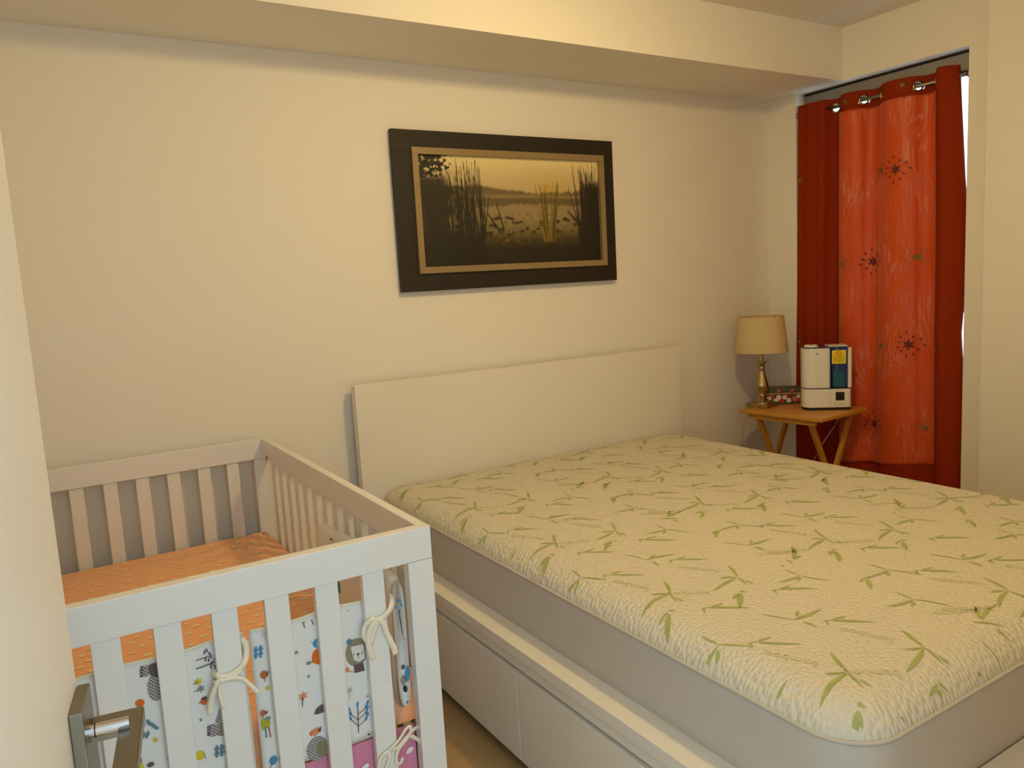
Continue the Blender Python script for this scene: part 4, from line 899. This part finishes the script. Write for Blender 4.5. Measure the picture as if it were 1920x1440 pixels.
bm_obj('badge', bm, mat('badge_grey', (0.70, 0.67, 0.62), 0.4), hum, True)
cw = Matrix.Rotation(HA, 4, 'Z')
tube('power_cord', [cw.inverted() @ Vector((x - hx, y - hy, z - TZ)) for x, y, z in catmull([(3.33, 2.47, TZ + 0.012), (3.40, 2.46, TZ + 0.005), (3.422, 2.44, TZ - 0.02), (3.41, 2.455, 0.56), (3.36, 2.52, 0.42), (3.34, 2.62, 0.2), (3.36, 2.75, 0.01)], 6)], 0.0026, mat('white_cord', (0.85, 0.82, 0.80), 0.4), hum, 8)

# ---- flowered tissue box
TIN = mat('dark_floral_card', (0.30, 0.27, 0.17), 0.5, noise=(60, 0.4))
fbx = empty('tissue_box', (3.285, 2.675, TZ), math.radians(-40)); tag(fbx, 'small box printed with red and white roses behind the lamp', 'tissue box')
BWX, BDX, BH = 0.105, 0.055, 0.080
bbody = box('box_body', -BWX, BWX, -BDX, BDX, 0.0, 0.062, TIN, fbx, 0.002)
box('box_rim', -BWX - 0.001, BWX + 0.001, -BDX - 0.001, BDX + 0.001, 0.052, 0.060, mat('rim_tan', (0.66, 0.52, 0.32), 0.5), fbx, 0.001)
box('box_lid', -BWX, BWX, -BDX, BDX, 0.062, BH, TIN, fbx, 0.002)
ROSE = [mat('rose_white', (0.90, 0.86, 0.76), 0.6), mat('rose_red', (0.80, 0.18, 0.12), 0.6), mat('rose_leaf', (0.28, 0.38, 0.15), 0.6), mat('rose_pink', (0.85, 0.42, 0.32), 0.6)]
roses = [(-0.085, 0.030, 0.013, 0), (-0.068, 0.043, 0.010, 1), (-0.050, 0.020, 0.013, 0), (-0.036, 0.036, 0.013, 0), (-0.020, 0.018, 0.010, 1), (-0.006, 0.036, 0.012, 0), (0.006, 0.044, 0.009, 1), (0.014, 0.020, 0.012, 0), (0.030, 0.016, 0.006, 2), (0.044, 0.028, 0.014, 3), (0.062, 0.040, 0.010, 0), (0.072, 0.018, 0.012, 1), (0.090, 0.034, 0.012, 0), (-0.062, 0.014, 0.006, 2), (-0.098, 0.012, 0.006, 2), (0.0, 0.010, 0.006, 2)]
for (x, z, r, c) in roses:
    vs = [(x, -BDX - 0.0022, z)]; fs = []
    for k in range(15):
        a = 2 * math.pi * k / 15; rr = r * (1 + 0.14 * math.cos(5 * a)); vs.append((x + rr * math.cos(a), -BDX - 0.0008, z + rr * math.sin(a)))
    for k in range(15): fs.append((0, 1 + k, 1 + (k + 1) % 15))
    mesh_obj('printed_rose', vs, fs, ROSE[c], bbody, smooth=True)
for (x, c) in ((-0.07, 2), (-0.035, 3), (0.0, 2), (0.03, 3), (0.06, 2)):
    vs = [(x + 0.012 * math.cos(a), -BDX - 0.0008, 0.071 + 0.006 * math.sin(a)) for a in [2 * math.pi * k / 12 for k in range(12)]]
    mesh_obj('printed_leaf', vs, [tuple(range(12))], ROSE[c], bbody)

# ================================================================== CURTAIN
RODX, RODZ = 3.468, 2.122
RUST = mat('rust_curtain_cloth', (0.62, 0.20, 0.05), 0.8, noise=(120, 0.06), bump=('noise', 400, 0.15, 0.001), spec=0.15, transl=0.22)
SHEER = bpy.data.materials.new('organza_painted_moire'); SHEER.use_nodes = True
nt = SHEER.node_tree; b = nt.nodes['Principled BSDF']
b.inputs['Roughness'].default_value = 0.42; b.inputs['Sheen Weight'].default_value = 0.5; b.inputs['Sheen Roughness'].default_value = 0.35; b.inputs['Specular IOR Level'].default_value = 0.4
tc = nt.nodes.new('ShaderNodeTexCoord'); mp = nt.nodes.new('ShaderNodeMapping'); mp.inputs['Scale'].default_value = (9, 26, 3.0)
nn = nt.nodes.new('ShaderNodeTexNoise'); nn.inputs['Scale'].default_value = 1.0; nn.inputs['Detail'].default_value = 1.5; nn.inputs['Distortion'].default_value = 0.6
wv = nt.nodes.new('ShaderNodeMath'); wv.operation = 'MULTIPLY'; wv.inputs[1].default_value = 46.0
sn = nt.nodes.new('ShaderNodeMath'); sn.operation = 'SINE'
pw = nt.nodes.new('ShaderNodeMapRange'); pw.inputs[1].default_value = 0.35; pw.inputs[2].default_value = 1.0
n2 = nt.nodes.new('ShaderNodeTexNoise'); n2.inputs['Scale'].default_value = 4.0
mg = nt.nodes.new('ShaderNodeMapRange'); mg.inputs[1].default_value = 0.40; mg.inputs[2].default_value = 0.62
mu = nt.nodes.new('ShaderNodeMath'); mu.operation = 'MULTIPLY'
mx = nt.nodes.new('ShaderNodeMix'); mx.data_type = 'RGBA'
mx.inputs[6].default_value = (*lin((0.95, 0.40, 0.17)), 1); mx.inputs[7].default_value = (*lin((0.97, 0.60, 0.48)), 1)  # moire highlights between the layers, put into the colour as paler streaks
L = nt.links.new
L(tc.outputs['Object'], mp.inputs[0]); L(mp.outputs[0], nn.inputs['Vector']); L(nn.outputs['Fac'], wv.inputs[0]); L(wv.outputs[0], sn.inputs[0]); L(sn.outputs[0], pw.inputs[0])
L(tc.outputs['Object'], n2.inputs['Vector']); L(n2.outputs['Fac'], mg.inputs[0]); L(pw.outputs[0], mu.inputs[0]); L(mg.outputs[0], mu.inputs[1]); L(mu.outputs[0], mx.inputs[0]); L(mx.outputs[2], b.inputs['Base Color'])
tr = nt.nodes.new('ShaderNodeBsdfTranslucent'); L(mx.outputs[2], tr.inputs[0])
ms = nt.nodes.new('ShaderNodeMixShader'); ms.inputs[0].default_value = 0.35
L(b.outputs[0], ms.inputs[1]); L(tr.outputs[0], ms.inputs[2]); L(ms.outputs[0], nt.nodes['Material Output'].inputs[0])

CROSS = [2.712, 2.545, 2.470, 2.345, 2.258, 2.080, 1.995, 1.898]
AMP = [0.030, -0.030, 0.036, -0.030, 0.046, -0.030, 0.062]
SUM = 0
def plan(y, z):
    """distance of the cloth from the rod line towards the room, at height z"""
    low = min(1.0, max(0.0, (RODZ - z) / 1.8))
    for i in range(len(CROSS) - 1):
        if CROSS[i] >= y >= CROSS[i + 1]:
            t = (CROSS[i] - y) / (CROSS[i] - CROSS[i + 1]); a = AMP[i]
            s = math.sin(math.pi * t)
            if i == 0:
                s = s ** 0.6 + 0.22 * math.sin(math.pi * 5 * t)
            if a < 0: a *= (1 - 0.35 * low)
            elif i in (2, 4): a *= (1 - 0.45 * low)
            return a * (math.copysign(abs(s) ** 0.75, s)) + 0.006 * math.sin(9 * y + 3 * z) * low
    return 0.0
def spread(y, z):
    low = min(1.0, max(0.0, (RODZ - z) / 1.8))
    y2 = y + 0.026 * low * (y - 2.28) / 0.42
    if y < 1.995:                                   # free right edge: hangs off the reveal at the top, leans against it lower down
        e = (1.995 - y) / 0.097
        zz = [2.2, 2.0, 1.70, 1.58, 1.25, 1.13, 1.03, 0.93, 0.86, 0.2]; tt = [1.898, 1.886, 1.866, 1.855, 1.855, 1.860, 1.867, 1.860, 1.855, 1.855]
        tgt = float(np.interp(-z, [-q for q in zz], tt))
        y0 = 1.995 + 0.026 * low * (1.995 - 2.28) / 0.42
        y2 = y0 + (tgt - y0) * e
    return y2
cur = root_at('curtain', (RODX, 2.30, 0.035)); tag(cur, 'rust curtain with a shiny orange moire overlay and embroidered stars', 'curtain')
HOLES = [2.515, 2.345, 2.258, 2.080, 1.995]
def cloth(name, y0, y1, z0f, z1, off, m, parent, ny, nzz, holes=()):
    vs, fs = [], []
    ys = [y0 + (y1 - y0) * i / ny for i in range(ny + 1)]
    for j in range(nzz + 1):
        for y in ys:
            zb = z0f(y); z = zb + (z1 - zb) * (j / nzz)
            if callable(off): o_ = off(y, z)
            else: o_ = off
            vs.append((RODX - plan(y, z) - o_, spread(y, z), z))
    keep = []
    for j in range(nzz):
        for i in range(ny):
            a = j * (ny + 1) + i
            c = [(vs[k][1], vs[k][2]) for k in (a, a + 1, a + ny + 2, a + ny + 1)]
            cy, cz = sum(p[0] for p in c) / 4, sum(p[1] for p in c) / 4
            if any((cy - h) ** 2 + (cz - RODZ) ** 2 < 0.0185 ** 2 for h in holes): continue
            keep.append((a, a + 1, a + ny + 2, a + ny + 1))
    o = mesh_obj(name, vs, keep, m, parent, smooth=True)
    so = o.modifiers.new('thickness', 'SOLIDIFY'); so.thickness = 0.0012; so.offset = 0
    return o
panel = cloth('curtain_panel', 2.712, 1.898, lambda y: 0.035, 2.166, 0.0, RUST, cur, 240, 260, HOLES)
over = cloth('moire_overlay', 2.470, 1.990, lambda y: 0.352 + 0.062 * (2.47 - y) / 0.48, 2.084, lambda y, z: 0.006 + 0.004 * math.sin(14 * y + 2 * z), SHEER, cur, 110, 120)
GROM = mat('gold_grommet', (0.72, 0.62, 0.36), 0.25, metal=1.0)
for y in HOLES:
    e = 0.004; sl = (plan(y - e, RODZ) - plan(y + e, RODZ)) / (2 * e)
    tx = Vector((sl, 1, 0)).normalized()
    c = Vector((RODX - plan(y, RODZ), spread(y, RODZ), RODZ))
    tube('grommet', [c + tx * (0.021 * math.cos(a)) + Vector((0, 0, 0.021 * math.sin(a))) for a in [2 * math.pi * k / 28 for k in range(28)]], 0.0048, GROM, cur, 8, cyclic=True)
# embroidered stars
EMBD = mat('embroidery_maroon', (0.42, 0.10, 0.06), 0.7); EMBG = mat('embroidery_olive_gold', (0.50, 0.42, 0.16), 0.6)
def star_at(y, z, r, m, offx, parent):
    vs, fs = [], []
    def add(pts):
        k = len(vs)
        for (dy, dz) in pts:
            yy = y + dy
            # undo the spread so that the cloth offset is read at the right place
            low = min(1.0, max(0.0, (RODZ - z) / 1.8)); y_ = (yy + 0.026 * low * 2.28 / 0.42) / (1 + 0.026 * low / 0.42)
            vs.append((RODX - plan(y_, z + dz) - offx, yy, z + dz))
        fs.append(tuple(range(k, k + len(pts))))
    n = 6
    add([((r if k % 2 == 0 else r * 0.42) * math.sin(math.pi * k / n), (r if k % 2 == 0 else r * 0.42) * math.cos(math.pi * k / n)) for k in range(2 * n)])
    for k in range(11):
        a = 2 * math.pi * k / 11 + 0.3; d = r * (1.45 + 0.28 * ((k * 7) % 3)); ca, sa = math.cos(a), math.sin(a); w = r * 0.13; l = r * 0.32
        add([(d * ca + l * ca * p - w * sa * q_, d * sa + l * sa * p + w * ca * q_) for p, q_ in ((-1, 0), (0, 1), (1, 0), (0, -1))])
    mesh_obj('embroidered_star', vs, fs, m, parent)
for (y, z) in ((2.151, 1.771), (2.303, 1.363), (2.095, 0.972), (2.288, 0.570)):
    star_at(y, z, 0.028, EMBD, 0.0135, over)
for (y, z) in ((2.070, 1.371), (2.437, 1.358), (2.237, 0.959), (2.030, 0.586), (2.242, 1.780)):
    star_at(y, z, 0.021, EMBG, 0.0135, over)
for (y, z) in ((2.690, 1.794), (1.955, 0.954), (2.700, 0.963), (2.420, 2.128), (2.130, 2.136)):
    star_at(y, z, 0.014, EMBG, 0.0022, panel)

# ---- curtain rod
rod = root_at('curtain_rod', (RODX, 2.284, RODZ)); tag(rod, 'thin metal curtain rod spanning the top of the window', 'curtain rod')
tube('rod', [(RODX, WY0 + 0.004, RODZ), (RODX, 2.28, RODZ), (RODX, WY1 - 0.004, RODZ)], 0.0075, NICKEL, rod, 14)
for y0, y1 in ((WY0, WY0 + 0.010), (WY1 - 0.010, WY1)):
    tube('end_cap', [(RODX, y0 + 0.0002, RODZ), (RODX, y1, RODZ)], 0.016, NICKEL, rod, 18)
